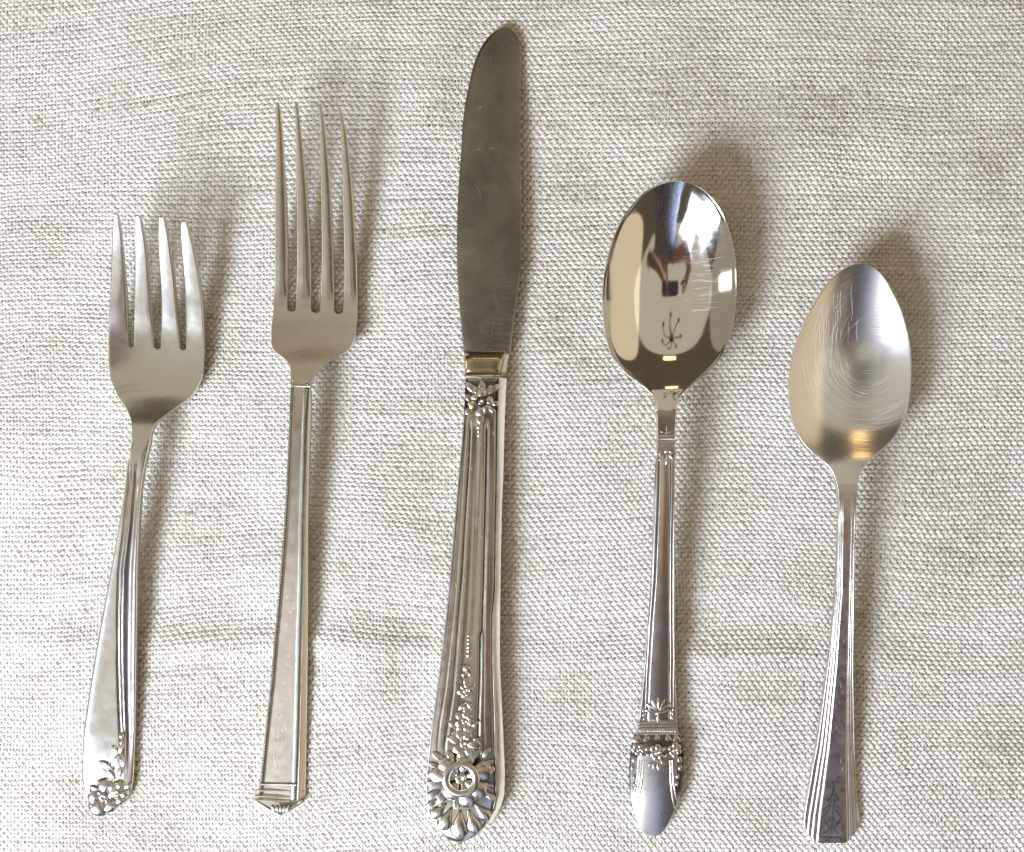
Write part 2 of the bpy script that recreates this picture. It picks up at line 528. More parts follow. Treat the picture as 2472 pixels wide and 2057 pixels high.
PETAL = petal_mesh('petal', point=1.25, crease=0.25, rnd=0.5)
LEAF = petal_mesh('leaf', point=1.1, crease=0.35, rnd=0.5)
LOBE = petal_mesh('lobe', point=2.1, crease=0.0, nu=11, rnd=0.42)
DOME = dome_mesh('bead')
EYE = dome_mesh('flower_eye', dimple=0.6)
RING = ring_mesh('ring')

class Handle:
    """places ornament pieces on the top face of a utensil"""
    def __init__(s, root, zf, mat, origin, zrow):
        s.root, s.zf, s.mat, s.o, s.zrow = root, zf, mat, origin, zrow
    def pos(s, px, py, lift=0.0):
        sc = 1 - s.zrow(py)/CAM_H
        x, y = float(X(px))*sc, float(Y(py))*sc
        return Vector((x, y, s.zf(px, py) + lift)) - s.o
    def put(s, name, mesh, px, py, sx, sy, sz, rot=0.0, parent=None, lift=0.0, mat=None):
        m = mesh if (mesh.materials and mesh.materials[0] == (mat or s.mat)) else None
        if m is None:
            key = mesh.name.split('.')[0] + '_' + (mat or s.mat).name
            m = bpy.data.meshes.get(key)
            if m is None:
                m = mesh.copy(); m.name = key; m.materials.clear(); m.materials.append(mat or s.mat)
        loc = s.pos(px, py, lift)
        par = s.root
        if parent is not None:
            loc = loc - parent.location; par = parent
        return add_obj(name, m, None, par, loc, rot, (sx, sy, sz))
    def flower(s, px, py, r, n, h, ph=0.0, eye=0.34, name='flower', squash=1.0, mesh=None):
        """an eye that carries n petals; sizes in photo pixels, h in mm"""
        R = r*K
        f = s.put(name, EYE, px, py, 1, 1, 1)
        f.data = f.data.copy()
        sc = np.array([(v.co.x*R*eye, v.co.y*R*eye, v.co.z*h*MM*1.25) for v in f.data.vertices], np.float32)
        f.data.vertices.foreach_set('co', sc.ravel()); f.data.update()
        for i in range(n):
            a = ph + 2*math.pi*i/n
            rr = R*(1 + 0.16*math.sin(i*2.3 + px)); a += 0.16*math.sin(i*4.1 + py)
            s.put('petal', mesh or PETAL, px + r*0.16*math.cos(a), py - r*0.16*math.sin(a)*squash,
                  rr*0.86, R*2*math.sin(math.pi/n)*0.92, h*MM, a, parent=f)
        return f
    def wire(s, name, pts, r, mat, lift=0.0, parent=None, flat=0.6, taper=0.6):
        P = [s.pos(px, py, lift) for px, py in pts]
        if parent is not None: P = [p - parent.location for p in P]
        return add_obj(name, tube_mesh(name, P, r*MM, 6, flat, taper), mat, parent or s.root)

# ------------------------------------------------------------------ forks
def make_fork(D):
    oL, oR, tines = D['L'], D['R'], D['tines']         # outlines by py, source pixels
    y_end, y_root, tilt = D['y_end'], D['y_root'], D['tilt']
    yl, xl = zip(*[(b, a) for a, b in oL]); yr, xr = zip(*[(b, a) for a, b in oR])
    s_of = lambda y: -np.sqrt(np.maximum(y_end + 1 - np.asarray(y, float), 0))*30 if D['round_end'] else np.asarray(y, float)
    fL = lambda y: pchip(s_of(np.array(yl)), xl, s_of(y))
    fR = lambda y: pchip(s_of(np.array(yr)), xr, s_of(y))
    n_sh = D.get('n', 300)
    u = np.linspace(0, 1, n_sh)
    ys = y_end - (y_end - y_root)*(u**1.6 if D['round_end'] else u)
    if not D['round_end']:
        ys = np.linspace(y_end, y_root, n_sh)
    Ls, Rs = fL(ys), fR(ys)
    Ls[1:], Rs[1:] = smooth(Ls, 3)[1:], smooth(Rs, 3)[1:]
    y_tip = min(t['tip'][1] for t in tines)
    zmid = lambda y: round_profile(*zip(*sorted(D['z'])), np.asarray(y, float))   # z of the top face along the fork
    ytab = np.linspace(y_tip-40, y_end+5, 800)
    ztab = smooth(zmid(ytab), 60)
    zm = lambda y: np.interp(y, ytab, ztab)
    origin = np.array([float(X((Ls[8]+Rs[8])/2)), float(Y(y_end)), 0.0])
    root = thing('fork', D['label'], 'fork', origin)
    S = Sheet()
    # slot centre fractions at the root
    cx = []
    for k in range(3):
        r = tines[k]['R'][-1][0]; l = tines[k+1]['L'][-1][0]
        cx.append((r+l)/2)
    L0, R0 = Ls[-1], Rs[-1]
    fr = [0.0] + [(c - L0)/(R0 - L0) for c in cx] + [1.0]
    xc0 = (L0+R0)/2
    NC = D.get('nc', 12)
    def vert(px, py, edge, d_edge, relief=True):
        pass
    def pack(pxs, pys, th, el, er, crown, yrow):
        z0 = zm(yrow); sc = 1 - z0/CAM_H
        n = len(pxs)
        w = (pxs[-1]-pxs[0])
        v = (pxs - pxs[0])/max(w, 1e-6)*2 - 1
        zt = zm(pys) + crown*(1 - v*v)
        tar = np.zeros(n)
        if D.get('relief') is not None and yrow > D['y_neck'] - 10:
            rz, tar = D['relief'](pxs, pys, fL(yrow), fR(yrow))
            zt = zt + rz
        # dish across the head: the sides curl up a little
        zt = zt + D['dish'](pxs, pys)
        if el: zt[0] -= 0.16*MM
        if er: zt[-1] -= 0.16*MM
        zb = zt - th
        return dict(x=X(pxs)*sc, y=Y(pys)*sc, zt=zt, zb=zb, el=el, er=er, tar=tar)
    def cols(a, b, n, el, er):
        e = min(1.5, 0.2*(b-a))
        lo = [a, a+e] if el else [a]
        hi = [b-e, b] if er else [b]
        mid = np.linspace(lo[-1], hi[0], n)
        out = np.concatenate([np.array(lo[:-1]) if el else [], mid, np.array(hi[1:]) if er else []])
        if not el: out = np.concatenate([out[:1], [out[0] + (out[1]-out[0])*0.3], out[1:]])
        if not er: out = np.concatenate([out[:-1], [out[-1] - (out[-1]-out[-2])*0.3], out[-1:]])
        return out
    for i in range(n_sh):
        y0 = ys[i]
        ramp = float(sstep(D['y_neck'], y_root, y0))
        strips = []
        for k in range(4):
            a = Ls[i] + (Rs[i]-Ls[i])*fr[k]; b = Ls[i] + (Rs[i]-Ls[i])*fr[k+1]
            px = cols(a, b, NC, k == 0, k == 3)
            py = y0 + tilt*(px - xc0)*ramp
            strips.append(pack(px, py, D['th'](y0)*MM, k == 0, k == 3, 0.0, y0))
        tg = 'handle' if y0 > D['y_neck'] else 'head'
        S.row(strips, tg)
    n_t = 90
    for i in range(1, n_t+1):
        r = (i/n_t)**1.5 if i < n_t*0.5 else None
        r = (i/n_t)
        r = r*r*(1-0.55*0) if False else 0.25*r*r + 0.75*r if r < 1 else 1.0
        if i <= 6: r = (i/6)**2*0.022
        strips = []
        Ek = []
        for k in range(4):
            t = tines[k]
            yk_root = y_root + tilt*((L0 + (R0-L0)*(fr[k]+fr[k+1])/2) - xc0)
            y = yk_root + r*(t['tip'][1] - yk_root)
            yy, xx = zip(*[(b, a) for a, b in sorted(t['L'], key=lambda q: q[1])])
            a = float(pchip(yy, xx, [y])[0])
            yy, xx = zip(*[(b, a_) for a_, b in sorted(t['R'], key=lambda q: q[1])])
            b = float(pchip(yy, xx, [y])[0])
            Ek.append([a, b, y])
        # join tines into the root with round slot ends
        for k in range(3):
            c = (Ek[k][1] + Ek[k+1][0])/2; hw = (Ek[k+1][0] - Ek[k][1])/2
            d = r*(y_root - y_tip); rw = max(hw, 4)
            op = math.sqrt(max(0, 1 - (1 - min(d/rw, 1))**2))
            bl = float(sstep(0, 40, d))
            c0 = cx[k]
            c = c0*(1-bl) + c*bl
            Ek[k][1] = c - hw*op; Ek[k+1][0] = c + hw*op
        bl = float(sstep(0, 60, r*(y_root - y_tip)))
        Ek[0][0] = L0*(1-bl) + Ek[0][0]*bl if bl < 1 else Ek[0][0]
        Ek[3][1] = R0*(1-bl) + Ek[3][1]*bl if bl < 1 else Ek[3][1]
        for k in range(4):
            a, b, y = Ek[k]
            dt = (1-r)*(y_root - y_tip)
            tip = math.sqrt(max(0.0, 1 - (1 - min((dt+0.8)/6.0, 1))**2))
            c = (a+b)/2; hw = (b-a)/2*max(tip, 0.3)
            px = cols(c-hw, c+hw, NC, True, True)
            if len(px) != len(cols(0, 10, NC, k == 0, k == 3)):
                # keep the column count of the joined rows
                n0 = len(cols(0, 10, NC, k == 0, k == 3))
                e = min(1.5, 0.2*(2*hw))
                px = np.concatenate([[c-hw], np.linspace(c-hw+e, c+hw-e, n0-2), [c+hw]])
            py = np.full(len(px), y)
            # slope of the joined rows fades out
            f = float(sstep(40, 0, r*(y_root-y_tip)))
            py = py + tilt*(px - c)*f
            cr = D['crown']*MM*float(sstep(0, 90, r*(y_root-y_tip)))*((b-a)/22.0)
            th = D['th'](y)*MM*(1 - 0.35*r)
            st = pack(px, py, th, True, True, cr, y)
            strips.append(st)
        S.row(strips, ['tine0', 'tine1', 'tine2', 'tine3'], cap=(i == n_t))
    spec = {'handle': ('handle', D['mat']), 'head': ('head', D['mat'])}
    for k in range(4): spec['tine%d' % k] = ('tine', D['mat'])
    parts = S.finish(root, spec, origin)
    def zf(px, py):
        z = float(zm(py))
        if D.get('relief') is not None:
            rz, _ = D['relief'](np.array([float(px)]), np.array([float(py)]), float(fL(py)), float(fR(py)))
            z += float(rz[0])
        return z
    H = Handle(root, zf, D['mat'], Vector(origin), lambda py: float(zm(py)))
    return root, parts, H, fL, fR

c1 = lambda *p: crop(180, 480, 0.4008, 0.4007, p)
c2 = lambda *p: crop(150, 1050, 0.5435, 0.5438, p)
f1 = dict(
    label='short salad fork with broad rounded head and flower tip on its plain handle',
    round_end=True, y_end=1954.0, y_root=842.0, tilt=0.05, y_neck=1070.0, mat=SIL_A, crown=0.09,
    L=c1((212, 880), (212, 980), (218, 1060), (235, 1130), (265, 1200), (310, 1265), (335, 1320), (345, 1380), (342, 1440), (330, 1520), (310, 1620))
      + c2((280, 200), (250, 400), (215, 600), (178, 800), (143, 1000), (112, 1200), (97, 1310), (89, 1420), (85, 1510), (92, 1570), (108, 1615), (140, 1650), (190, 1666)),
    R=c1((790, 850), (785, 960), (775, 1050), (745, 1120), (700, 1190), (620, 1250), (540, 1310), (490, 1350), (465, 1400), (450, 1470), (430, 1560))
      + c2((352, 200), (337, 400), (330, 600), (328, 800), (325, 1000), (322, 1200), (321, 1300), (318, 1410), (314, 1510), (306, 1570), (290, 1615), (255, 1648), (190, 1666)),
    tines=[dict(tip=c1((250, 86))[0], L=c1((238, 80), (228, 250), (222, 450), (215, 700), (212, 890)), R=c1((262, 80), (280, 200), (300, 400), (315, 600), (322, 750), (329, 890))),
           dict(tip=c1((381, 96))[0], L=c1((366, 90), (362, 300), (361, 500), (358, 700), (358, 895)), R=c1((393, 90), (415, 200), (435, 350), (448, 500), (462, 650), (473, 800), (479, 895))),
           dict(tip=c1((522, 103))[0], L=c1((506, 95), (502, 250), (508, 400), (518, 550), (520, 700), (517, 900)), R=c1((538, 95), (560, 200), (580, 330), (600, 480), (610, 600), (625, 750), (639, 900))),
           dict(tip=c1((654, 132))[0], L=c1((640, 120), (640, 250), (650, 400), (662, 550), (668, 700), (673, 905)), R=c1((668, 120), (695, 200), (725, 320), (750, 450), (770, 570), (782, 700), (790, 905)))],
    z=[(500, 15.0), (620, 10.0), (740, 5.8), (830, 3.4), (895, 2.8), (935, 3.3), (985, 5.6), (1040, 8.5), (1095, 9.6), (1180, 9.2), (1400, 6.4), (1600, 4.0), (1800, 2.7), (1960, 2.4)],
    th=lambda y: 1.7 if y < 1000 else 2.0)
def relief1(px, py, l, r):
    y = np.mean(py)
    # ridge line of the handle: broad left facet, hollow right facet
    yy = [1100, 1160, 1270, 1376, 1485, 1594, 1700, 1780, 1960]
    rx = [316, 314, 305, 292, 289, 289, 292, 296, 300]
    c = float(np.interp(y, yy, rx))
    w = r - l
    a = float(sstep(1090, 1180, y))*float(sstep(1900, 1760, y))
    t = (px - c)/w
    z = np.where(t < 0, -1.1*np.minimum(0, t), -1.5*np.exp(-((px-(c+r)/2)/(0.30*max(r-c, 4)))**2)*0.45)
    z = z - 0.35*np.exp(-((px-c+4)/2.5)**2) - 0.30*np.exp(-((px-c-3)/2.0)**2)
    tar = 0.75*(np.exp(-((px-c+4)/2.0)**2))*a
    qx, qy = (px-150)/0.5435, (y-1050)/0.5438
    tar = tar + 0.8*np.exp(-(((qx-205)/100)**2 + ((qy-1595)/52)**2)**3) + 0.5*np.exp(-(((qx-240)/40)**2 + ((qy-1480)/80)**2)**3)
    # soft shoulders
    edge = np.minimum(px-l, r-px)
    z = z*a - 0.5*np.exp(-edge/6.0)
    return z*MM, tar
f1['relief'] = relief1
def dish1(px, py):
    c = 381.0
    k = sstep(1040, 900, py)*sstep(560, 820, py)*0.7 + sstep(1040, 900, py)*0.3
    return ((px - c)/115.0)**2*1.3*MM*k
f1['dish'] = dish1
root1, parts1, H1, _, _ = make_fork(f1)
# flower and buds at the handle's end
p7 = lambda x, y: (150 + 0.5435*x, 1050 + 0.5438*y)
fx, fy = p7(188, 1605)
H1.flower(fx, fy, 44, 5, 1.7, 0.4, eye=0.26, mesh=LOBE)
fx, fy = p7(245, 1585)
H1.flower(fx, fy, 28, 5, 1.4, 1.1, eye=0.28, mesh=LOBE)
for x, y, ln, a in ((215, 1505, 34, 2.3), (255, 1500, 30, 1.2), (205, 1470, 34, 2.6), (240, 1445, 34, 0.9), (270, 1455, 26, 1.7), (262, 1395, 24, 1.3), (240, 1400, 22, 2.2), (150, 1570, 24, 2.8), (290, 1560, 20, 0.6)):
    qx, qy = p7(x, y)
    H1.put('leaf', LEAF, qx - ln/2*math.cos(a), qy + ln/2*math.sin(a), ln*1.25*K, ln*0.55*K, 1.4*MM, a)
for x, y, r in ((266, 1335, 7), (264, 1365, 5)):
    qx, qy = p7(x, y)
    H1.put('bud', DOME, qx, qy, r*K, r*1.2*K, 0.9*MM)
c1p = lambda x, y: (180 + 0.4008*x, 480 + 0.4007*y)
H1.wire('scratch', [c1p(305, 1143), c1p(355, 1150), c1p(405, 1157)], 0.13, ENGRAVE, lift=0.9*MM*0.12, flat=0.3)

c3 = lambda *p: crop(580, 220, 0.4577, 0.4579, p)
c4 = lambda *p: crop(560, 900, 0.6303, 0.6297, p)
f2 = dict(
    label='long dinner fork with square shoulders, beaded handle edges and gabled end',
    round_end=False, y_end=c4((180, 1640))[0][1], y_root=755.0, tilt=0.05, y_neck=c3((300, 1553))[0][1], mat=SIL_B, crown=0.30,
    L=c3((182, 1000), (180, 1130), (172, 1200), (165, 1260), (164, 1320), (168, 1358), (185, 1382), (220, 1402), (245, 1425), (260, 1450), (265, 1480), (265, 1540))
      + c4((222, 70), (217, 200), (207, 400), (196, 600), (180, 800), (162, 1000), (145, 1200), (122, 1400), (103, 1580), (96, 1640)),
    R=c3((620, 1000), (621, 1110), (618, 1180), (606, 1280), (590, 1330), (560, 1370), (500, 1403), (440, 1445), (402, 1485), (380, 1520), (368, 1560))
      + c4((302, 100), (296, 300), (290, 600), (288, 1000), (284, 1300), (279, 1580), (277, 1640)),
    tines=[dict(tip=c3((198, 66))[0], L=c3((189, 50), (188, 300), (185, 600), (183, 900), (180, 1160)), R=c3((207, 50), (222, 200), (232, 350), (240, 500), (246, 650), (251, 850), (250, 1160))),
           dict(tip=c3((294, 58))[0], L=c3((286, 50), (292, 200), (295, 400), (298, 600), (298, 900), (290, 1165)), R=c3((302, 50), (318, 200), (335, 350), (350, 500), (360, 650), (369, 800), (374, 1000), (374, 1165))),
           dict(tip=c3((422, 68))[0], L=c3((416, 50), (420, 250), (423, 450), (426, 650), (428, 850), (419, 1170)), R=c3((428, 60), (445, 200), (460, 330), (471, 450), (480, 600), (487, 750), (493, 900), (497, 1170))),
           dict(tip=c3((522, 92))[0], L=c3((515, 85), (530, 200), (537, 400), (541, 600), (546, 800), (548, 1000), (540, 1175)), R=c3((530, 85), (555, 200), (575, 350), (590, 500), (601, 650), (610, 800), (617, 950), (620, 1175)))],
    z=[(240, 12.5), (420, 8.0), (600, 4.6), (730, 2.7), (770, 2.9), (830, 4.8), (890, 7.6), (940, 8.8), (1010, 9.0), (1100, 8.3), (1300, 6.2), (1600, 3.4), (1800, 2.5), (1950, 2.3)],
    th=lambda y: 1.9)
def relief2(px, py, l, r):
    y = float(np.mean(py))
    fy = np.array([900, 935, 1026, 1152, 1278, 1404, 1530, 1656, 1782, 1895, 1940])
    li = np.array([702, 701, 697, 691, 683.5, 673.5, 662, 651, 637, 626, 622]) + 9
    ri = np.array([748, 745, 740.5, 737, 733.5, 732, 728, 725, 722, 718, 716])
    a = float(sstep(905, 935, y))*float(sstep(1945, 1935, y))
    xl = float(np.interp(y, fy, li)); xr = float(np.interp(y, fy, ri)) - 10
    # sunk panel between the beaded borders, raised outer fillets, sloping right shoulder
    pan = 1/(1+np.exp(-(px-xl)/0.8)) * 1/(1+np.exp(-(xr-px)/0.8))
    z = -0.30*pan
    z = z - 0.35*np.exp(-((px-xl+9.5)/1.3)**2) - 0.35*np.exp(-((px-xr-9.5)/1.3)**2)
    sh = np.maximum(0, px - (xr+12))
    z = z - 0.060*sh**1.15
    tar = 0.95*np.exp(-((px-xl+4.5)/4.2)**4) + 0.95*np.exp(-((px-xr-4.5)/4.2)**4) + 0.4*np.exp(-((px-xr-9.5)/1.3)**2)
    return z*a*MM, tar*a
f2['relief'] = relief2
f2['nc'] = 22
f2['dish'] = lambda px, py: ((px - 757.0)/105.0)**2*0.5*MM*sstep(880, 800, py)
root2, parts2, H2, f2L, f2R = make_fork(f2)
SIL2 = SIL_B
def strip_row(H, name, pts, rpx, h, n_per=None, mat=None, step=5.6):
    """one joined part: a row of small beads along pts (photo pixels)"""
    P = np.array(pts, float)
    seg = np.r_[0, np.cumsum(np.hypot(*np.diff(P, axis=0).T))]
    n = int(seg[-1]/step)
    V = []; F = []
    dome = [(v.co.x, v.co.y, v.co.z) for v in DOME_LO.vertices]; df = [tuple(p.vertices) for p in DOME_LO.polygons]
    for i in range(n+1):
        d = seg[-1]*i/n
        px = np.interp(d, seg, P[:, 0]); py = np.interp(d, seg, P[:, 1])
        c = H.pos(px, py)
        b = len(V)
        V += [(c.x + x*rpx*K, c.y + y*rpx*K, c.z + z*h*MM) for x, y, z in dome]
        F += [tuple(b+j for j in f) for f in df]
    o = add_obj(name, np_mesh(name, V, F), mat or H.mat, H.root)
    o['kind'] = 'stuff'
    return o
DOME_LO = dome_mesh('bead_small', 2, 7)
fyl = [(920, 707), (1026, 702), (1152, 696), (1278, 688.5), (1404, 678.5), (1530, 667), (1656, 656), (1782, 642), (1882, 632)]
fyr = [(920, 742), (1026, 734), (1152, 731), (1278, 727.5), (1404, 726), (1530, 722), (1656, 719), (1782, 716), (1882, 713)]
strip_row(H2, 'beaded_border', [(x, y) for y, x in fyl], 2.5, 0.55, step=7.2)
strip_row(H2, 'beaded_border', [(x, y) for y, x in fyr], 2.5, 0.55, step=7.2)
q = lambda x, y: (560 + 0.6303*x, 900 + 0.6297*y)
H2.wire('cross_ridge', [q(226, 49), q(260, 50), q(298, 51)], 0.35, SIL_B, lift=0.05*MM, flat=0.8, taper=0.1)
H2.wire('cross_ridge', [q(108, 1577), q(180, 1578), q(246, 1579)], 0.42, SIL_B, lift=0.1*MM, flat=0.7, taper=0.1)
H2.wire('cap_moulding', [q(88, 1600), q(180, 1603), q(272, 1608)], 0.38, SIL_B, lift=0.1*MM, flat=0.9, taper=0.05)
H2.wire('cap_moulding', [q(86, 1622), q(180, 1625), q(276, 1630)], 0.45, SIL_B, lift=0.1*MM, flat=0.9, taper=0.05)
def gable():
    pts = [q(86, 1630), q(278, 1636), q(274, 1645), q(183, 1698), q(90, 1642)]
    top = [H2.pos(a, b, 0.1*MM) for a, b in pts]
    cen = H2.pos(*q(182, 1650), 0.25*MM)
    bot = [t - Vector((0, 0, 2.0*MM)) for t in top]
    V = top + bot + [cen]
    F = [(i, (i+1) % 5, 10) for i in range(5)]
    F = [f[::-1] for f in F]
    F += [(i, i+5, (i+1) % 5) for i in range(5)] + [((i+1) % 5, i+5, (i+1) % 5+5) for i in range(5)]
    g = add_obj('gable_end', np_mesh('gable_end', V, F, False), SIL_B, root2)
    for dx, a in ((-34, 2.7), (-14, 2.2), (6, 1.5), (26, 0.9), (44, 0.4)):
        qx, qy = q(182+dx*0.9, 1652)
        H2.put('leaf', LEAF, qx, qy+3, 17*K, 8*K, 0.5*MM, -a if False else -math.pi/2 + (a-1.55)*0.5, parent=g, lift=0.45*MM)
gable()
for pts in ([(88, 1640), (135, 1668), (183, 1694)], [(183, 1694), (230, 1670), (275, 1643)], [(92, 1638), (183, 1641), (272, 1644)]):
    H2.wire('gable_border', [q(*p) for p in pts], 0.34, SIL_B, lift=0.25*MM, flat=0.9, taper=0.1)
# worn monogram: two slender lozenge outlines
for pts in ([(175, 1320), (165, 1370), (162, 1430), (160, 1480), (168, 1520)], [(205, 1325), (210, 1380), (208, 1440), (206, 1490), (200, 1520)],
            [(162, 1335), (178, 1310), (190, 1325)], [(158, 1470), (165, 1500), (176, 1520)], [(212, 1465), (204, 1500), (197, 1518)]):
    H2.wire('worn_monogram', [q(*p) for p in pts], 0.10, FAINT, lift=-0.0*MM, flat=0.25)

# ------------------------------------------------------------------ single-strip utensils (knife, spoons)
def make_strip(name, D):
    y0, y1 = D['y_top'], D['y_end']
    n = D.get('n', 520)
    tau = np.linspace(0.0, math.pi, n)
    ys = y0 + (y1 - y0)*(1 - np.cos(tau))/2
    tf = lambda y: np.arccos(np.clip(1 - 2*(np.asarray(y, float) - y0)/(y1 - y0), -1, 1))
    def edge(pts):
        pts = sorted(pts, key=lambda p: p[1])
        t = tf([p[1] for p in pts])
        return pchip(t, [p[0] for p in pts], tau)
    Ls, Rs = edge(D['L']), edge(D['R'])
    sm = D.get('smooth', 6)
    Ls, Rs = smooth(Ls, sm), smooth(Rs, sm)
    zz = D['z']
    zt_ = smooth(pchip([a for a, b in zz], [b for a, b in zz], np.linspace(y0-5, y1+5, 900))*MM, D.get('zsmooth', 60))
    zm = lambda y: np.interp(y, np.linspace(y0-5, y1+5, 900), zt_)
    fL = lambda y: np.interp(y, ys, Ls); fR = lambda y: np.interp(y, ys, Rs)
    origin = np.array([float(X((fL(y1-30)+fR(y1-30))/2)), float(Y(y1)), 0.0])
    root = thing(name, D['label'], D['cat'], origin)
    S = Sheet()
    nc = D.get('nc', 60)
    for i in range(n-1, -1, -1):
        y = ys[i]; l, r = Ls[i], Rs[i]
        if r - l < 0.8: c = (l+r)/2; l, r = c-0.4, c+0.4
        e = min(1.4, 0.12*(r-l))
        px = np.concatenate([[l], np.linspace(l+e, r-e, nc), [r]])
        z0 = float(zm(y)); sc = 1 - z0/CAM_H
        rz, tar = D['surf'](px, y, l, r, i, n)
        zt = z0 + rz
        zt[0] -= D.get('bev', 0.16)*MM; zt[-1] -= D.get('bev', 0.16)*MM
        th = D['th'](y)*MM
        zb = D['bot'](px, y, l, r, zt, z0) if 'bot' in D else zt - th
        S.row([dict(x=X(px)*sc, y=np.full(len(px), float(Y(y))*sc), zt=zt, zb=zb, el=True, er=True, tar=tar)], D['tag'](y), cap=(i == 0))
    parts = S.finish(root, D['spec'], origin)
    def zf(px, py):
        i = int(np.argmin(np.abs(ys - py)))
        rz, _ = D['surf'](np.array([float(px)]), py, float(fL(py)), float(fR(py)), i, n)
        return float(zm(py)) + float(rz[0])
    H = Handle(root, zf, D['hmat'], Vector(origin), lambda py: float(zm(py)))
    return root, parts, H, fL, fR

# ---- knife
c5 = lambda *p: crop(1050, 30, 0.5155, 0.5152, p)
c6 = lambda *p: crop(1000, 820, 0.4005, 0.4007, p)
c7 = lambda *p: crop(980, 1480, 0.3302, 0.3303, p)
yb0 = c5((0, 1602))[0][1]      # blade / bolster
yb1 = c6((0, 222))[0][1]       # bolster / handle
face_r = c6((545, 95), (516, 222), (512, 240), (505, 460), (503, 700), (502, 900), (497, 1100), (495, 1300), (492, 1500)) + \
         c7((640, 0), (640, 400), (650, 700), (655, 1000), (664, 1200), (660, 1330), (638, 1430), (590, 1520), (530, 1590), (470, 1640), (410, 1668))
fry, frx = zip(*[(b, a) for a, b in face_r])
gl = c6((342, 480), (340, 520), (330, 750), (310, 1050), (290, 1400), (265, 1700)) + c7((370, 250), (345, 560), (310, 800), (290, 950))
gr = c6((438, 480), (437, 600), (432, 900), (425, 1200), (418, 1500), (410, 1747)) + c7((545, 150), (540, 500), (530, 750), (530, 930))
gl2 = c6((318, 480), (300, 750), (284, 1050), (262, 1400), (236, 1700)) + c7((325, 250), (290, 560), (250, 800), (235, 950))
gr2 = c6((450, 480), (446, 700), (440, 1100), (430, 1400), (424, 1747)) + c7((575, 150), (572, 500), (570, 750), (575, 930))
def gline(g, y):
    yy, xx = zip(*sorted((b, a) for a, b in g))
    return float(np.interp(y, yy, xx))
def knife_surf(px, y, l, r, i, n):
    tar = np.zeros(len(px)); z = np.zeros(len(px))
    if y < yb0:                                   # blade: flat with a faint edge bevel on the left
        w = r - l
        t = (px - l)/max(w, 1)
        z = -0.50*np.exp(-t/0.07) - 0.22*np.exp(-(1-t)/0.05) - 0.25*(2*t-1)**2
        return z*MM*min(1, w/60), tar
    if y < yb1:                                   # bolster: cushion shape stepping up to the handle
        t = (px - l)/(r - l)
        u = (y - yb0)/(yb1 - yb0)
        fr_ = float(np.interp(y, fry, frx))
        z = 0.9*np.clip(1 - (2*(px-l)/(fr_-l) - 1)**8, -1, 1) + 0.9*float(sstep(0, 0.25, u))
        z = z - 0.5*math.exp(-((u-0.86)/0.06)**2) + 0.9*float(sstep(0.90, 0.96, u))
        tar = tar + 0.8*math.exp(-((u-0.86)/0.06)**2)
        z = np.where(px > fr_, -0.12*(px-fr_)**1.1, z)
        return z*MM, tar
    fr_ = float(np.interp(y, fry, frx))
    w = fr_ - l
    t = (px - l)/max(w, 1)*2 - 1
    z = 2.7 - 0.55*t**2
    a = float(sstep(1010, 1040, y))*float(sstep(1840, 1740, y))
    for g, d, s_, k in ((gl, 0.40, 2.8, 1.0), (gr, 0.42, 2.8, 1.1), (gl2, 0.10, 1.8, 0.25), (gr2, 0.14, 1.6, 0.15)):
        c = gline(g, y)
        z = z - a*d*np.exp(-((px-c)/s_)**2)
        tar = tar + a*k*np.exp(-((px-c)/(s_*1.2))**2)
    # hollow flute inside the centre panel
    cl, cr_ = gline(gl, y), gline(gr, y)
    z = z - a*0.28*np.exp(-((px-(cl+cr_)/2+4)/(0.22*(cr_-cl)))**2)
    # raised rim line where the face meets the side wall
    z = z - 0.30*np.exp(-((px-fr_+3)/2.0)**2)
    tar = tar + 1.1*np.exp(-((px-fr_+3)/2.8)**2)
    tar = tar + 1.0*np.exp(-((px-l-4)/3.0)**2)
    # tarnished ground behind the collar flower and behind the rose
    gx0 = gline(gl, max(y, 1012)); gx1 = gline(gr, max(y, 1012))
    if y < 1010: tar = tar + 0.85*float(sstep(915, 922, y))*float(sstep(1006, 990, y))*(px < fr_-2)
    qx, qy = (px-980)/0.3302, (y-1480)/0.3303
    tar = tar + 1.0*np.exp(-(((qx-410)/250)**2 + ((qy-1190)/215)**2)**3)
    tar = tar + 0.6*np.exp(-((qx-432)/(40+0.13*max(0, qy-500)))**4)*float(sstep(330, 420, qy))*float(sstep(1150, 1050, qy))
    # the end rolls over
    z = z - 1.2*math.exp(-max(0, 2030-y)/7.0)
    # rounded side wall
    o = np.maximum(0, px - fr_)
    z = np.where(px > fr_, z - 0.085*o - 0.0015*o**2, z)
    return z*MM, np.clip(tar, 0, 1)
def knife_bot(px, y, l, r, zt, z0):
    t = (px - l)/max(r-l, 1)*2 - 1
    if y < yb0: return zt - 1.5*MM
    d = float(sstep(yb0, yb1+20, y))
    base = np.maximum(z0 - (1.5 + 2.2*d)*MM, 0.2*MM)
    return np.minimum(base + 1.2*MM*np.abs(t)**4*d, zt - 0.3*MM)
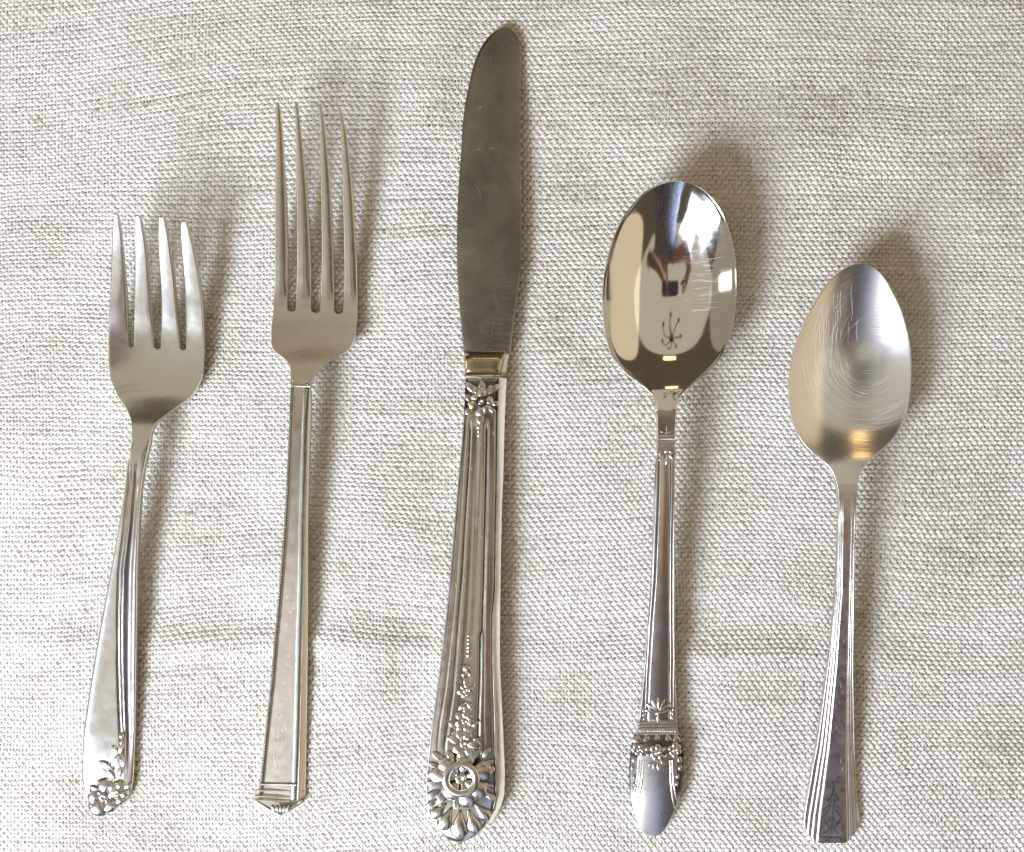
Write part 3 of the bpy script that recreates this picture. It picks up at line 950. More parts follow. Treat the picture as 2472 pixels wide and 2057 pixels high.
kn = dict(
    label='table knife with dull grey blade and flower-ended silver handle', cat='knife',
    y_top=c5((0, 71))[0][1], y_end=c7((0, 1675))[0][1], n=640, nc=90, smooth=4,
    L=c5((330, 71), (290, 80), (255, 105), (220, 150), (195, 200), (175, 260), (155, 350), (140, 430), (128, 530), (122, 640), (112, 780), (105, 900), (102, 1050), (103, 1200), (108, 1300), (118, 1430), (130, 1550), (136, 1598))
      + c6((302, 130), (308, 215), (310, 245), (300, 460), (280, 700), (262, 900), (245, 1100), (228, 1300), (210, 1500))
      + c7((297, 0), (262, 300), (220, 600), (180, 900), (160, 1100), (149, 1280), (152, 1390), (180, 1475), (228, 1556), (288, 1616), (345, 1652), (410, 1675)),
    R=c5((330, 71), (370, 92), (393, 125), (402, 190), (402, 400), (402, 600), (403, 800), (405, 1000), (405, 1150), (395, 1270), (380, 1380), (365, 1500), (352, 1598))
      + c6((566, 130), (560, 240), (548, 500), (540, 800), (532, 1000), (525, 1300))
      + c7((692, 0), (690, 300), (700, 600), (715, 900), (725, 1180), (722, 1310), (700, 1400), (655, 1490), (595, 1570), (530, 1630), (475, 1662), (410, 1675)),
    z=[(40, 1.6), (150, 2.0), (350, 3.6), (500, 4.2), (800, 4.2), (870, 4.2), (1000, 4.2), (1500, 4.1), (1800, 4.0), (1900, 3.7), (1990, 3.0), (2060, 2.4)], th=lambda y: 1.6,
    surf=knife_surf, bot=knife_bot, bev=0.12,
    tag=lambda y: 'blade' if y < yb0 else ('bolster' if y < yb1 else 'handle'),
    spec={'blade': ('blade', STEEL), 'bolster': ('bolster', BRASSY), 'handle': ('handle', SIL_K)}, hmat=SIL_K)
rootk, partsk, HK, kL, kR = make_strip('table_knife', kn)
k6 = lambda x, y: (1000 + 0.4005*x, 820 + 0.4007*y)
k7 = lambda x, y: (980 + 0.3302*x, 1480 + 0.3303*y)
# collar ornament: a flower set in leaves
fl = HK.flower(*k6(404, 378), 31, 6, 1.0, 0.3, eye=0.30, name='collar_flower', mesh=LOBE)
HK.put('ring', RING, *k6(404, 378), 10.5*K, 10.5*K, 10*K, parent=fl, lift=0.75*MM, mat=ENGRAVE)
for x, y, ln, wd, a in ((378, 312, 30, 17, 2.1), (410, 285, 26, 20, 1.55), (445, 310, 34, 13, 1.0), (478, 300, 34, 17, 0.75), (345, 290, 34, 20, 2.3), (328, 350, 18, 18, 3.0),
                        (332, 430, 22, 19, -2.4), (470, 425, 24, 13, -0.7), (488, 385, 18, 15, -0.1), (400, 475, 28, 21, -1.57)):
    qx, qy = k6(x, y)
    HK.put('leaf', LEAF, qx - ln/2*math.cos(a), qy + ln/2*math.sin(a), ln*K, wd*K, 0.9*MM, a)
for y, r in ((525, 5.5), (552, 4.5), (577, 3.5)):
    HK.put('bead', DOME, *k6(390, y), r*K, r*K, 0.55*MM)
HK.wire('collar_ridge', [k6(311, 222), k6(410, 225), k6(512, 222)], 0.62, SIL_K, lift=-0.1*MM, flat=0.9, taper=0.05)
# rising garland on the handle
for y, r in ((152, 3.6), (180, 4.2), (208, 4.6), (238, 5.2), (262, 5.2), (295, 6.5)):
    HK.put('bead', DOME, *k7(461, y), r*K, r*K, 0.6*MM)
HK.put('bud', DOME, *k7(447, 388), 11*K, 11*K, 1.0*MM)
for x, y, ln, wd, a in ((425, 430, 14, 8, -2.2), (468, 430, 14, 8, -0.9), (440, 480, 22, 15, -1.6), (415, 660, 26, 13, -2.2), (470, 660, 26, 13, -0.9), (440, 690, 24, 14, -1.57),
                        (345, 800, 26, 14, 2.4), (510, 790, 22, 12, 0.7), (370, 850, 32, 15, -2.4), (480, 840, 32, 15, 0.7), (330, 900, 22, 12, 2.6), (525, 905, 24, 13, 0.1)):
    qx, qy = k7(x, y)
    HK.put('leaf', LEAF, qx - ln/2*math.cos(a), qy + ln/2*math.sin(a), ln*K, wd*K, 0.9*MM, a)
HK.flower(*k7(438, 550), 19, 6, 1.0, 0.2, eye=0.42)
HK.flower(*k7(432, 775), 27, 7, 1.1, 0.6, eye=0.3)
HK.flower(*k7(425, 935), 36, 7, 1.3, 0.1, eye=0.3)
# big rose: ringed boss and broad petals
big = HK.flower(*k7(405, 1185), 66, 7, 1.5, 0.45, eye=0.24, name='rose', mesh=LOBE)
HK.put('ring', RING, *k7(405, 1185), 36*K, 35*K, 22*K, parent=big, lift=0.75*MM)
for x, y, ln, wd, a in ((240, 1030, 34, 20, 2.5), (330, 1030, 34, 20, 2.0), (500, 1020, 46, 20, 0.6), (590, 1000, 30, 17, 0.9), (595, 1075, 34, 17, 0.3), (205, 1090, 26, 14, 2.9),
                        (215, 1170, 40, 18, 2.95), (215, 1215, 40, 18, -2.95), (590, 1150, 34, 20, 0.2), (625, 1130, 22, 18, 1.0), (590, 1240, 34, 18, -0.2), (560, 1290, 30, 18, -0.5),
                        (205, 1300, 34, 20, -2.7), (270, 1330, 34, 22, -2.3), (470, 1350, 28, 20, -1.2), (375, 1370, 34, 22, -1.6), (190, 1370, 30, 18, -2.4), (620, 1320, 30, 18, -0.7)):
    qx, qy = k7(x, y)
    HK.put('leaf', LEAF, qx - ln/2*math.cos(a), qy + ln/2*math.sin(a), ln*K, wd*K, 1.0*MM, a)
# scalloped shell at the very end
for x, y, ln, wd, a in ((245, 1420, 48, 27, -2.35), (300, 1480, 58, 30, -2.0), (395, 1520, 66, 36, -1.62), (490, 1500, 58, 31, -1.25), (560, 1430, 50, 28, -0.85)):
    qx, qy = k7(x, y)
    HK.put('shell_lobe', LOBE, qx - ln/2*math.cos(a), qy + ln/2*math.sin(a), ln*K, wd*1.22*K, 1.3*MM, a)
k5 = lambda x, y: (1050 + 0.5155*x, 30 + 0.5152*y)
for pts in ([(128, 645), (200, 642), (270, 636), (325, 632)], [(150, 415), (210, 440), (280, 470)], [(160, 445), (200, 452), (235, 462)],
            [(140, 470), (150, 478)], [(130, 530), (165, 535), (190, 532)], [(350, 118), (368, 125), (384, 122)]):
    HK.wire('scratch', [k5(*p) for p in pts], 0.07, SCRATCH, lift=-0.01*MM, flat=0.4)

# ---- spoons: the bowl is a smooth dish that runs out into the neck
def spoon_dish(depth, wmax_px, y_in):
    def f(px, l, r):
        w = (r-l)/2; c = (l+r)/2
        q = (w*w - (px-c)**2)/wmax_px**2
        return -depth*np.clip(q, 0, 1.2)
    return f
d1 = lambda *p: crop(1400, 400, 0.4006, 0.4007, p)
d2 = lambda *p: crop(1480, 900, 0.4579, 0.4579, p)
d3 = lambda *p: crop(1480, 1620, 0.25026, 0.25014, p)
dishA = spoon_dish(9.0, 162, 0)
yn1 = d1((0, 1470))[0][1]
y_band = d3((0, 490))[0][1]
pl = d2((243, 500), (238, 700), (230, 900), (222, 1100), (207, 1300), (195, 1500)) + d3((345, 60), (330, 480))
pr = d2((305, 500), (303, 700), (298, 900), (298, 1300), (300, 1500)) + d3((545, 60), (545, 480))
def sp1_surf(px, y, l, r, i, n):
    tar = np.zeros(len(px))
    z = dishA(px, l, r)*float(sstep(yn1+30, yn1-60, y))
    w = r - l
    if y < yn1:
        # thin flat lip round the bowl
        e = np.minimum(px-l, r-px)
        z = z + 0.22*np.exp(-(e/4.0)**2)
        return z*MM, tar
    a = float(sstep(1085, 1110, y))*float(sstep(y_band+2, y_band-4, y))
    if a > 0:
        xl, xr = gline(pl, y), gline(pr, y)
        z = z + a*(-0.25/(1+np.exp(-(xl-px)/0.7)) - 0.25/(1+np.exp(-(px-xr)/0.7)))
        for c in (xl, xr):
            z = z - a*0.28*np.exp(-((px-c)/1.3)**2)
            tar = tar + a*1.0*np.exp(-((px-c)/1.7)**2)
        for c in (xl-7, xr+8):
            z = z - a*0.16*np.exp(-((px-c)/1.0)**2)
            tar = tar + a*0.8*np.exp(-((px-c)/1.4)**2)
        t = (px - (xl+xr)/2)/((xr-xl)/2)
        z = z + a*0.22*(1 - np.clip(t*t, 0, 1))
    if y > y_band + 26:                        # smooth cartouche at the end
        t = (px - (l+r)/2)/(w/2)
        b = float(sstep(y_band+26, y_band+60, y))
        z = z + b*1.3*((w/2)**2 - (px-(l+r)/2)**2)/65.0**2
    gx_, gy_ = (px-1480)/0.25026, (y-1620)/0.25014
    if gy_ > 600:
        tar = tar + 0.9*float(sstep(600, 620, gy_))*float(sstep(840, 790, gy_))
        side = np.minimum(px-l, r-px)
        tar = tar + 0.9*(side < 17)*float(sstep(780, 840, gy_))*float(sstep(1260, 1130, gy_))
    return z*MM, np.clip(tar, 0, 1)
s1 = dict(
    label='larger mirror-polished oval spoon with garlanded pointed handle end', cat='spoon',
    y_top=d1((0, 92))[0][1], y_end=d3((0, 1598))[0][1], n=760, nc=56, smooth=40, zsmooth=120,
    L=d1((585, 92), (480, 110), (400, 150), (320, 230), (260, 310), (215, 400), (180, 500), (155, 600), (140, 700), (135, 800), (140, 920), (155, 1020), (180, 1110), (220, 1190), (280, 1260), (350, 1310), (410, 1348), (440, 1385), (455, 1430), (463, 1500), (467, 1600))
      + d2((230, 450), (218, 700), (210, 900), (203, 1100), (190, 1300), (168, 1500))
      + d3((300, 0), (280, 200), (252, 470), (240, 560), (225, 620), (190, 690), (170, 850), (163, 1000), (165, 1150), (180, 1280), (205, 1380), (235, 1465), (285, 1550), (400, 1598)),
    R=d1((585, 92), (680, 110), (760, 160), (820, 225), (870, 310), (905, 410), (930, 520), (943, 640), (945, 760), (938, 880), (920, 980), (890, 1080), (850, 1160), (790, 1230), (720, 1290), (660, 1333), (615, 1368), (590, 1412), (580, 1500), (575, 1600))
      + d2((327, 500), (326, 700), (325, 900), (326, 1100), (325, 1300), (328, 1500))
      + d3((603, 0), (608, 200), (615, 470), (622, 560), (635, 620), (674, 690), (682, 800), (678, 950), (665, 1100), (635, 1250), (592, 1360), (540, 1465), (480, 1550), (400, 1598)),
    z=[(420, 14.5), (560, 11.8), (720, 10.0), (860, 10.0), (960, 10.6), (1040, 10.9), (1150, 10.2), (1350, 8.0), (1600, 5.0), (1800, 3.7), (1900, 3.2), (1960, 2.6), (2030, 1.7)],
    th=lambda y: 1.25 if y < 940 else 1.25 + 0.65*float(sstep(940, 1060, y)),
    surf=sp1_surf, tag=lambda y: 'bowl' if y < yn1 else ('handle' if y < y_band + 28 else 'cartouche'),
    spec={'bowl': ('bowl', SIL_S), 'handle': ('handle', SIL_SH), 'cartouche': ('cartouche', SIL_C)}, hmat=SIL_SH, bev=0.2)
roots1, partss1, HS, s1L, s1R = make_strip('spoon', s1)
g2 = lambda x, y: (1480 + 0.4579*x, 900 + 0.4579*y)
g3 = lambda x, y: (1480 + 0.25026*x, 1620 + 0.25014*y)
# collar near the neck
HS.wire('collar_band', [g2(235, 332), g2(282, 334), g2(326, 332)], 0.30, SIL_SH, lift=0.05*MM, taper=0.05)
HS.wire('collar_band', [g2(235, 366), g2(282, 368), g2(325, 366)], 0.32, SIL_SH, lift=0.05*MM, taper=0.05)
HS.wire('collar_band', [g2(235, 382), g2(282, 384), g2(325, 382)], 0.22, SIL_SH, lift=0.05*MM, taper=0.05)
strip_row(HS, 'beaded_band', [g2(238, 349), g2(322, 349)], 2.6, 0.35, step=5.0)
def palmette(px, py, r, n, flip, name='palmette'):
    e = HS.put(name, DOME, px, py, 1, 1, 1)
    e.data = e.data.copy()
    e.data.vertices.foreach_set('co', np.array([(v.co.x*r*0.2*K, v.co.y*r*0.2*K, v.co.z*0.6*MM) for v in e.data.vertices], np.float32).ravel())
    e.data.update()
    for i in range(n):
        t = (i - (n-1)/2)/((n-1)/2)
        a = flip*(math.pi/2 - t*1.35)
        ln = r*(1 - 0.22*abs(t))
        HS.put('frond', LOBE, px + r*0.2*math.cos(a), py - r*0.2*math.sin(a), ln*K, r*0.26*K, 0.65*MM, a, parent=e)
    return e
palmette(*g2(280, 415), 26, 5, -1)
palmette(*g2(281, 318), 15, 3, 1)
palmette(*g3(433, 402), 33, 7, 1)
HS.wire('palmette_stem', [g3(435, 410), g3(433, 450), g3(432, 490)], 0.45, SIL_SH, lift=0.05*MM)
for s_, x0 in ((-1, 285), (1, 590)):
    for k, (dx, y) in enumerate(((0, 360), (4, 400), (8, 440))):
        HS.put('side_leaf', LEAF, *g3(x0 - s_*dx, y+40), 14*K, 5*K, 0.5*MM, math.pi/2 + s_*0.35)
# mouldings above the cartouche
for y, r in ((497, 0.38), (525, 0.34), (556, 0.34), (602, 0.38)):
    HS.wire('cross_moulding', [g3(246 - (y-490)*0.12, y), g3(430, y+4), g3(616 + (y-490)*0.1, y)], r, SIL_SH, lift=0.05*MM, taper=0.05)
strip_row(HS, 'beaded_band', [g3(262, 577), g3(600, 581)], 2.9, 0.45, step=5.8)
for k, x in enumerate((235, 325, 425, 530, 610)):
    HS.put('scallop', LOBE, *g3(x, 612), 22*K, 25*K, 0.5*MM, -math.pi/2, lift=0.05*MM)
for x, y, r in ((248, 755, 17), (420, 775, 20), (592, 755, 18)):
    HS.flower(*g3(x, y), r, 6, 0.85, 0.3 + x, eye=0.42)
for x, y, ln, wd, a in ((335, 740, 16, 10, 0.3), (505, 740, 16, 10, 2.8), (340, 800, 14, 9, -0.6), (510, 800, 14, 9, -2.4), (395, 890, 22, 11, -1.9), (435, 900, 26, 12, -1.45), (470, 870, 18, 9, -1.0),
                        (355, 880, 16, 8, -2.2), (205, 850, 18, 12, -1.8), (190, 930, 18, 12, -1.5), (640, 850, 18, 12, -1.4), (645, 930, 16, 11, -1.6),
                        (620, 1010, 14, 9, -1.6), (612, 1080, 14, 8, -1.7), (205, 1020, 14, 9, -1.5), (205, 1090, 13, 8, -1.4)):
    qx, qy = g3(x, y)
    HS.put('leaf', LEAF, qx - ln/2*math.cos(a), qy + ln/2*math.sin(a), ln*K, wd*K, 0.7*MM, a)
for pts in ([(292, 850), (285, 950), (272, 1080), (245, 1210), (212, 1330)], [(272, 850), (262, 950), (245, 1080), (220, 1200), (195, 1290)], [(250, 850), (240, 960), (225, 1070), (200, 1180)],
            [(545, 850), (548, 950), (555, 1080), (570, 1210), (592, 1320)], [(568, 850), (572, 950), (582, 1080), (602, 1200), (620, 1260)]):
    HS.wire('rib', [g3(*p) for p in pts], 0.30, SIL_SH, lift=0.02*MM, taper=0.5)

# ---- small spoon
e1 = lambda *p: crop(1850, 600, 0.4007, 0.4007, p)
e2 = lambda *p: crop(1880, 1250, 0.4622, 0.4619, p)
dishB = spoon_dish(6.6, 148, 0)
yn2 = e1((0, 1420))[0][1]
lines = [  # ridges that fan out towards the end: (x at y=0, 400, 800, 1200, 1560) in crop units
    (320, 307, 268, 219, 158), (326, 315, 281, 238, 182), (333, 326, 296, 256, 208),
    (396, 389, 384, 390, 408), (390, 380, 372, 375, 388), (380, 370, 360, 358, 364)]
lines = [([1250 + 0.4619*v for v in (-250, 0, 400, 800, 1200, 1560, 1720)], [1880 + 0.4622*v for v in (t[0]+4, *t, t[-1] + (t[-1]-t[-2])*0.3)]) for t in lines]
def sp2_surf(px, y, l, r, i, n):
    tar = np.zeros(len(px))
    z = dishB(px, l, r)*float(sstep(yn2+30, yn2-60, y))
    if y > yn2:
        a = float(sstep(yn2+10, yn2+120, y))
        for k, (yy, xx) in enumerate(lines):
            c = float(np.interp(y, yy, xx))
            wd = 1.2 + 1.6*float(sstep(1500, 2000, y))
            z = z - a*0.22*np.exp(-((px-c)/wd)**2)
            tar = tar + a*0.55*np.exp(-((px-c)/(wd*0.7))**2)
            # terraces stepping down to the edges
            s_ = (c - px) if k < 3 else (px - c)
            z = z - a*0.16*(1/(1+np.exp(-s_/1.0)))
    return z*MM, np.clip(tar, 0, 1)
SIL_T = metal('scuffed_silver_bowl', (0.92, 0.91, 0.88), 0.25, 0.012, stain_amt=0.08, bump=0.06, polar=(0.0114, 0.1335, 0.0))
SIL_TH = metal('grey_silver_handle', (0.80, 0.75, 0.68), 0.30, 0.06, stain=(0.42, 0.33, 0.26), stain_amt=0.5, bump=0.07, stain_lo=0.45)
s2 = dict(
    label='smaller scuffed teaspoon with fan-ridged handle and engraved tree emblem', cat='spoon',
    y_top=e1((0, 92))[0][1], y_end=e2((0, 1700))[0][1], n=700, nc=56, smooth=40, zsmooth=120,
    L=e1((570, 92), (480, 115), (400, 175), (330, 265), (270, 370), (215, 480), (175, 590), (150, 700), (138, 830), (140, 920), (155, 1020), (180, 1100), (225, 1180), (290, 1242), (350, 1283), (390, 1325), (415, 1385), (430, 1450), (437, 1550))
      + e2((312, 50), (310, 200), (298, 400), (280, 600), (255, 800), (228, 1000), (200, 1200), (180, 1300), (163, 1400), (145, 1500), (135, 1570), (133, 1605)),
    R=e1((570, 92), (640, 110), (710, 170), (770, 270), (820, 380), (850, 490), (870, 600), (876, 720), (870, 850), (855, 960), (830, 1050), (790, 1120), (730, 1190), (670, 1240), (610, 1287), (577, 1332), (556, 1392), (548, 1480), (545, 1600))
      + e2((402, 50), (400, 200), (398, 400), (395, 600), (395, 800), (398, 1000), (402, 1200), (405, 1300), (408, 1400), (417, 1500), (425, 1570), (425, 1605)),
    z=[(600, 12.0), (740, 9.6), (880, 8.3), (1000, 8.3), (1100, 9.2), (1180, 9.8), (1300, 9.2), (1500, 7.2), (1700, 4.8), (1900, 2.8), (2040, 2.0)],
    th=lambda y: 1.2 if y < 1080 else 1.2 + 0.6*float(sstep(1080, 1180, y)),
    surf=sp2_surf, tag=lambda y: 'bowl' if y < yn2 else 'handle',
    spec={'bowl': ('bowl', SIL_T), 'handle': ('handle', SIL_TH)}, hmat=SIL_TH, bev=0.2)
# stepped foot of the handle: the outline closes in two terraces
s2['L'] += e2((140, 1630), (150, 1655), (172, 1672), (182, 1692), (215, 1700))
s2['R'] += e2((418, 1625), (400, 1655), (385, 1668), (366, 1690), (345, 1700))
roots2, partss2, HT, s2L, s2R = make_strip('spoon', s2)
h2 = lambda x, y: (1880 + 0.4622*x, 1250 + 0.4619*y)
def eng(name, pts, r=0.10, parent=None):
    return HT.wire(name, [h2(*p) for p in pts], r, ENGRAVE, lift=0.0, parent=parent, flat=0.3, taper=0.3)
box = eng('engraved_tree', [(213, 1668), (218, 1620), (224, 1568)], 0.19)
for pts in ([(213, 1668), (270, 1669), (330, 1670)], [(330, 1670), (329, 1620), (328, 1568)], [(288, 1400), (286, 1480), (282, 1560), (272, 1650)],
            [(278, 1424), (288, 1400), (298, 1424), (278, 1424)],
            [(224, 1568), (250, 1545), (275, 1500)], [(328, 1568), (310, 1545), (288, 1500)],
            [(235, 1600), (262, 1590), (276, 1560)], [(316, 1600), (294, 1590), (282, 1560)],
            [(228, 1650), (255, 1640), (274, 1600)], [(318, 1650), (292, 1640), (278, 1600)],
            [(240, 1520), (262, 1505), (280, 1470)], [(322, 1520), (304, 1505), (287, 1470)],
            [(252, 1480), (268, 1468), (283, 1440)], [(316, 1478), (302, 1468), (289, 1440)],
            [(262, 1650), (272, 1625), (282, 1650), (262, 1650)], [(236, 1575), (250, 1600), (268, 1625)], [(318, 1575), (306, 1600), (285, 1625)],
            [(270, 1452), (278, 1440), (285, 1425)], [(306, 1450), (298, 1440), (291, 1425)]):
    eng('engraved_line', pts, 0.16, parent=box)

# ------------------------------------------------------------------ photographer and phone (seen in the spoon bowl)
SKIN = plain('skin', (0.42, 0.22, 0.15), 0.5)
HAIR = plain('brown_hair', (0.06, 0.035, 0.025), 0.6)
DRESS, nt, p = new_mat('slate_patterned_cloth')
N, L = nt.nodes, nt.links
tc = N.new('ShaderNodeTexCoord')
vo = N.new('ShaderNodeTexVoronoi'); vo.inputs['Scale'].default_value = 42; vo.feature = 'DISTANCE_TO_EDGE'
L.new(tc.outputs['Object'], vo.inputs['Vector'])
rp = N.new('ShaderNodeValToRGB')
rp.color_ramp.elements[0].position = 0.03; rp.color_ramp.elements[0].color = (0.40, 0.42, 0.52, 1)
rp.color_ramp.elements[1].position = 0.14; rp.color_ramp.elements[1].color = (0.15, 0.155, 0.22, 1)
L.new(vo.outputs['Distance'], rp.inputs[0]); L.new(rp.outputs[0], p.inputs['Base Color'])
p.inputs['Roughness'].default_value = 0.85
PHONE_M = plain('dark_grey_phone', (0.05, 0.05, 0.055), 0.35)
LENS_M = plain('black_lens_glass', (0.01, 0.01, 0.012), 0.08)

def skin_object(name, verts, edges, mat, parent, sub=2):
    me = bpy.data.meshes.new(name)
    me.from_pydata([v[0] for v in verts], edges, [])
    o = add_obj(name, me, mat, parent)
    md = o.modifiers.new('skin', 'SKIN'); md.use_smooth_shade = True
    for i, v in enumerate(verts):
        r = v[1]
        me.skin_vertices[0].data[i].radius = r if isinstance(r, tuple) else (r, r)
    me.skin_vertices[0].data[0].use_root = True
    sb = o.modifiers.new('sub', 'SUBSURF'); sb.levels = sub; sb.render_levels = sub
    return o

PH_Z = CAM_H + 0.004
FLOOR = -0.75
person = thing('person', 'person in dark patterned dress holding a phone, mirrored in the polished spoon bowl', 'person', (0, -0.62, FLOOR))
po = Vector((0, -0.62, FLOOR))
def P(x, y, z):
    lean = 0.21*float(sstep(-0.06, -0.34, y))
    y = y + 0.11*float(sstep(-0.14, -0.34, y))*float(sstep(-0.2, 0.35, z))
    return tuple(Vector((x + lean, y, z)) - po)
vb = [(P(0, -0.58, 0.16), (0.15, 0.11)), (P(0, -0.53, 0.34), (0.13, 0.09)), (P(0, -0.46, 0.52), (0.15, 0.10)), (P(0, -0.41, 0.63), (0.09, 0.07)),
      (P(0, -0.37, 0.70), 0.05), (P(0, -0.34, 0.77), (0.062, 0.07)), (P(0, -0.31, 0.84), (0.072, 0.088)), (P(0, -0.29, 0.91), (0.055, 0.07)), (P(0, -0.245, 0.79), 0.016)]
eb = [(i, i+1) for i in range(7)] + [(6, 8)]
def chain(start, pts):
    prev = start
    for q_, r_ in pts:
        vb.append((P(*q_), r_)); eb.append((prev, len(vb)-1)); prev = len(vb)-1
    return prev
for sx in (-1, 1):
    chain(0, [((sx*0.10, -0.60, 0.02), 0.085), ((sx*0.11, -0.60, -0.33), 0.058), ((sx*0.11, -0.63, -0.68), 0.038), ((sx*0.12, -0.55, -0.715), 0.032)])
    w = chain(3, [((sx*0.17, -0.42, 0.60), 0.055), ((sx*0.215, -0.31, 0.46), 0.043), ((sx*0.225, -0.22, 0.37), 0.040), ((sx*0.165, -0.11, 0.352), 0.032), ((sx*0.118, -0.045, 0.342), 0.024), ((sx*0.098, -0.012, 0.338), (0.026, 0.015))])
    # four fingers along the back edge, thumb on the screen side
    for k, (yy, ln) in enumerate(((0.026, 0.052), (0.010, 0.056), (-0.006, 0.052), (-0.022, 0.042))):
        chain(w, [((sx*0.090, yy, 0.336), 0.0095), ((sx*0.082, yy+0.004, PH_Z-0.009), 0.0085), ((sx*(0.084-ln*0.42), yy+0.006, PH_Z-0.010), 0.007)])
    chain(w, [((sx*0.092, -0.030, 0.346), 0.011), ((sx*0.072, -0.016, 0.345), 0.009), ((sx*0.052, -0.006, 0.343), 0.008)])
skin_object('body', vb, eb, SKIN, person, 1)
vd = [(P(0, -0.585, 0.16), (0.185, 0.15)), (P(0, -0.535, 0.34), (0.165, 0.125)), (P(0, -0.465, 0.52), (0.185, 0.125)), (P(0, -0.415, 0.62), (0.13, 0.09)),
      (P(0, -0.60, -0.10), (0.22, 0.19)), (P(0, -0.61, -0.42), (0.25, 0.22))]
ed = [(0, 1), (1, 2), (2, 3), (0, 4), (4, 5)]
for sx in (-1, 1):
    vd.append((P(sx*0.175, -0.42, 0.605), 0.072)); ed.append((3, len(vd)-1))
    vd.append((P(sx*0.205, -0.345, 0.50), 0.066)); ed.append((len(vd)-2, len(vd)-1))
skin_object('dress', vd, ed, DRESS, person, 2)
vh = [(P(0, -0.335, 0.85), (0.085, 0.095)), (P(0, -0.325, 0.915), (0.075, 0.085)), (P(0, -0.395, 0.78), (0.075, 0.05)), (P(0, -0.43, 0.70), (0.07, 0.035))]
skin_object('hair', vh, [(0, 1), (0, 2), (2, 3)], HAIR, person, 2)

phone = thing('phone', 'dark grey phone held level above the cutlery, mirrored in the polished spoon bowl', 'phone', (0.0, 0.0, PH_Z))
import bmesh
def rbox(name, sx, sy, sz, bev, mat, parent, loc):
    bm = bmesh.new()
    bmesh.ops.create_cube(bm, size=1)
    for v in bm.verts: v.co.x *= sx; v.co.y *= sy; v.co.z *= sz
    vert_e = [e for e in bm.edges if abs(e.verts[0].co.z - e.verts[1].co.z) > sz*0.5]
    bmesh.ops.bevel(bm, geom=vert_e, offset=bev, segments=5, affect='EDGES')
    me = bpy.data.meshes.new(name); bm.to_mesh(me); bm.free()
    return add_obj(name, me, mat, parent, loc)
rbox('phone_body', 0.152, 0.074, 0.008, 0.010, PHONE_M, phone, (0.045, 0.012, 0.004))
for k in range(3):
    rbox('lens', 0.011, 0.011, 0.0015, 0.005, LENS_M, phone, (0.030 + 0.016*k, -0.014, -0.0008))

IRON = plain('black_iron', (0.02, 0.018, 0.016), 0.5, 0.4)
CH = Vector((-0.02, 0.62, 1.02))
chand = thing('chandelier', 'black iron chandelier with curled arms overhead, mirrored in the polished spoon bowl', 'chandelier', CH)
def free_tube(name, pts, r, parent):
    return add_obj(name, tube_mesh(name, pts, r, 8), IRON, parent)
free_tube('stem', [(0.001*i, 0, -0.06 + 0.07*i) for i in range(8)], 0.012, chand)
hub = add_obj('hub', dome_mesh('hub', 6, 18), IRON, chand, (0, 0, -0.05), 0, (0.06, 0.06, 0.05))
for k in range(7):
    a = 2*math.pi*k/7 + 0.3
    ca, sa = math.cos(a), math.sin(a)
    pts = [(r*ca - b_*sa, r*sa + b_*ca, h) for r, b_, h in ((0.02, 0, -0.02), (0.10, 0.03, -0.07), (0.19, 0.05, -0.08), (0.27, 0.03, -0.05), (0.31, 0.0, 0.0), (0.31, -0.01, 0.04))]
    arm = free_tube('arm', pts, 0.011, chand)
    add_obj('cup', dome_mesh('cup', 4, 14), IRON, arm, (0.31*ca, 0.31*sa, 0.04), 0, (0.036, 0.036, 0.03))

# ------------------------------------------------------------------ fine scratches, one part per utensil
def scratches(H, lines, w, mat=SCRATCH):
    V = []; F = []
    for pts in lines:
        P_ = [H.pos(px, py, 0.012*MM) for px, py in pts]
        n = len(P_)
        for i, p_ in enumerate(P_):
            d = P_[min(i+1, n-1)] - P_[max(i-1, 0)]
            sd = Vector((-d.y, d.x, 0)).normalized()*w*MM*(0.25 + 0.75*math.sin(math.pi*(i+0.5)/n))
            V += [p_ - sd, p_ + Vector((0, 0, w*0.6*MM)), p_ + sd]
            if i: b0 = len(V)-6; F += [(b0, b0+3, b0+4, b0+1), (b0+1, b0+4, b0+5, b0+2)]
    o = add_obj('scratches', np_mesh('scratches', V, F), mat, H.root)
    o['kind'] = 'stuff'
R_ = random.Random(3)
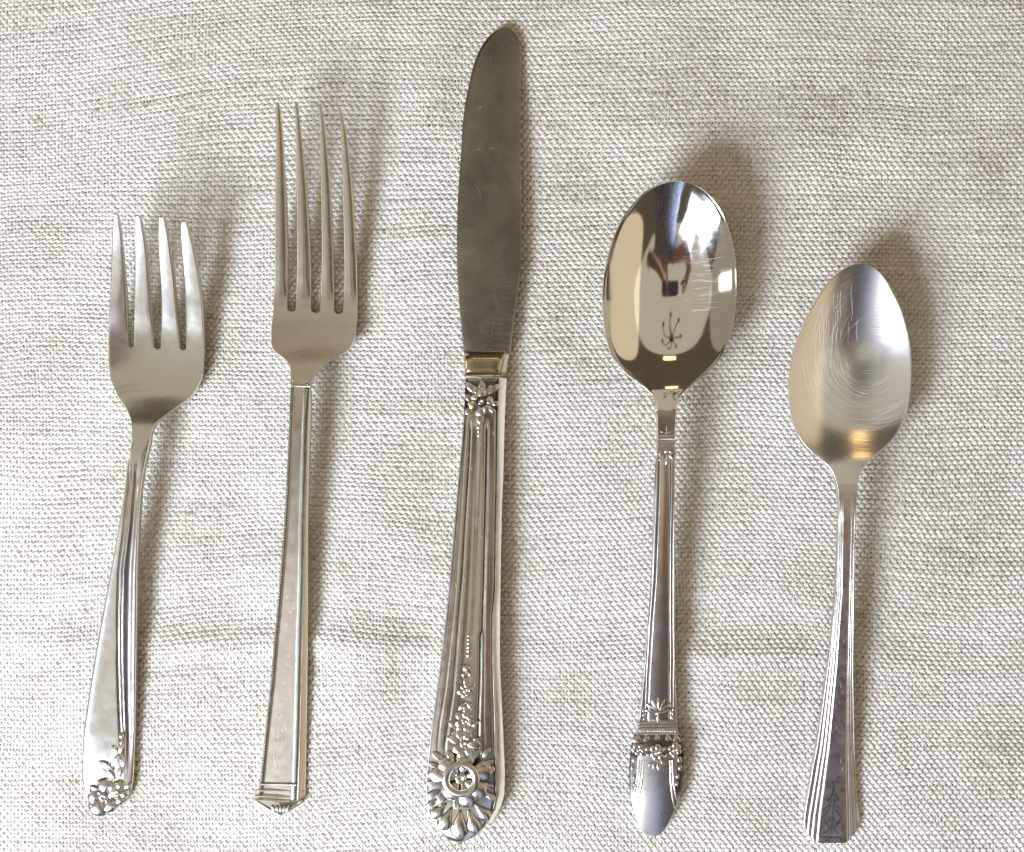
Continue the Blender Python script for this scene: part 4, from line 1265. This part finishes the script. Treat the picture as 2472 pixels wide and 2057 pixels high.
# swirled wear in the small spoon
L_ = []
for i in range(95):
    r0 = R_.uniform(60, 175); a0 = R_.uniform(1.7, 5.0); da = R_.uniform(0.25, 0.9)
    cx_, cy_ = 2106 + R_.gauss(0, 10), 840 + R_.gauss(0, 10)
    pts = [(cx_ + r0*math.cos(a0 + da*k/11)*0.86, cy_ - r0*math.sin(a0 + da*k/11)*1.15) for k in range(12)]
    pts = [p_ for p_ in pts if s2L(p_[1])+6 < p_[0] < s2R(p_[1])-6 and 660 < p_[1] < 1090]
    if len(pts) > 4: L_.append(pts)
for i in range(22):
    x, y = R_.uniform(1985, 2090), R_.uniform(680, 800); ln = R_.uniform(30, 90)
    pts = [(x + 6*k/7*R_.random(), y + ln*k/7) for k in range(8)]
    if all(s2L(p_[1])+6 < p_[0] < s2R(p_[1])-6 for p_ in pts): L_.append(pts)
scratches(HT, L_, 0.021)
# short cross wear on the right of the polished bowl
L_ = []
for i in range(34):
    x, y = R_.uniform(1655, 1715), R_.uniform(590, 745); ln = R_.uniform(15, 48); sl = R_.uniform(-0.12, 0.06)
    L_.append([(x + ln*k/5, y + sl*ln*k/5) for k in range(6)])
for i in range(8):
    x, y = R_.uniform(1500, 1700), R_.uniform(520, 850); a = R_.uniform(0, 3.14); ln = R_.uniform(10, 30)
    L_.append([(x + ln*math.cos(a)*k/4, y + ln*math.sin(a)*k/4) for k in range(5)])
scratches(HS, L_, 0.016)
def nicks(H, x0, x1, y0, y1, n, fl, fr_, lo, hi, w, ang=None):
    L_ = []
    for i in range(n):
        y = R_.uniform(y0, y1); x = R_.uniform(fl(y)+8, fr_(y)-8)
        a = R_.uniform(0, 3.14) if ang is None else R_.gauss(ang, 0.35); ln = R_.uniform(lo, hi)
        L_.append([(x + ln*math.cos(a)*k/3, y + ln*math.sin(a)*k/3) for k in range(4)])
    L_ = [l for l in L_ if all(fl(p_[1])+5 < p_[0] < fr_(p_[1])-5 for p_ in l)]
    scratches(H, L_, w)
nicks(HK, 0, 0, 90, 830, 16, kL, kR, 8, 50, 0.011, 1.2)
nicks(HK, 0, 0, 1010, 1650, 40, kL, lambda y: kR(y)-18, 4, 10, 0.035)
f2l = lambda y: float(f2L(y)); f2r = lambda y: float(f2R(y))
nicks(H2, 0, 0, 1000, 1880, 34, lambda y: f2l(y)+14, lambda y: f2r(y)-26, 4, 11, 0.035)
nicks(HT, 0, 0, 1500, 1880, 30, lambda y: s2L(y)+24, lambda y: s2R(y)-18, 5, 16, 0.030)
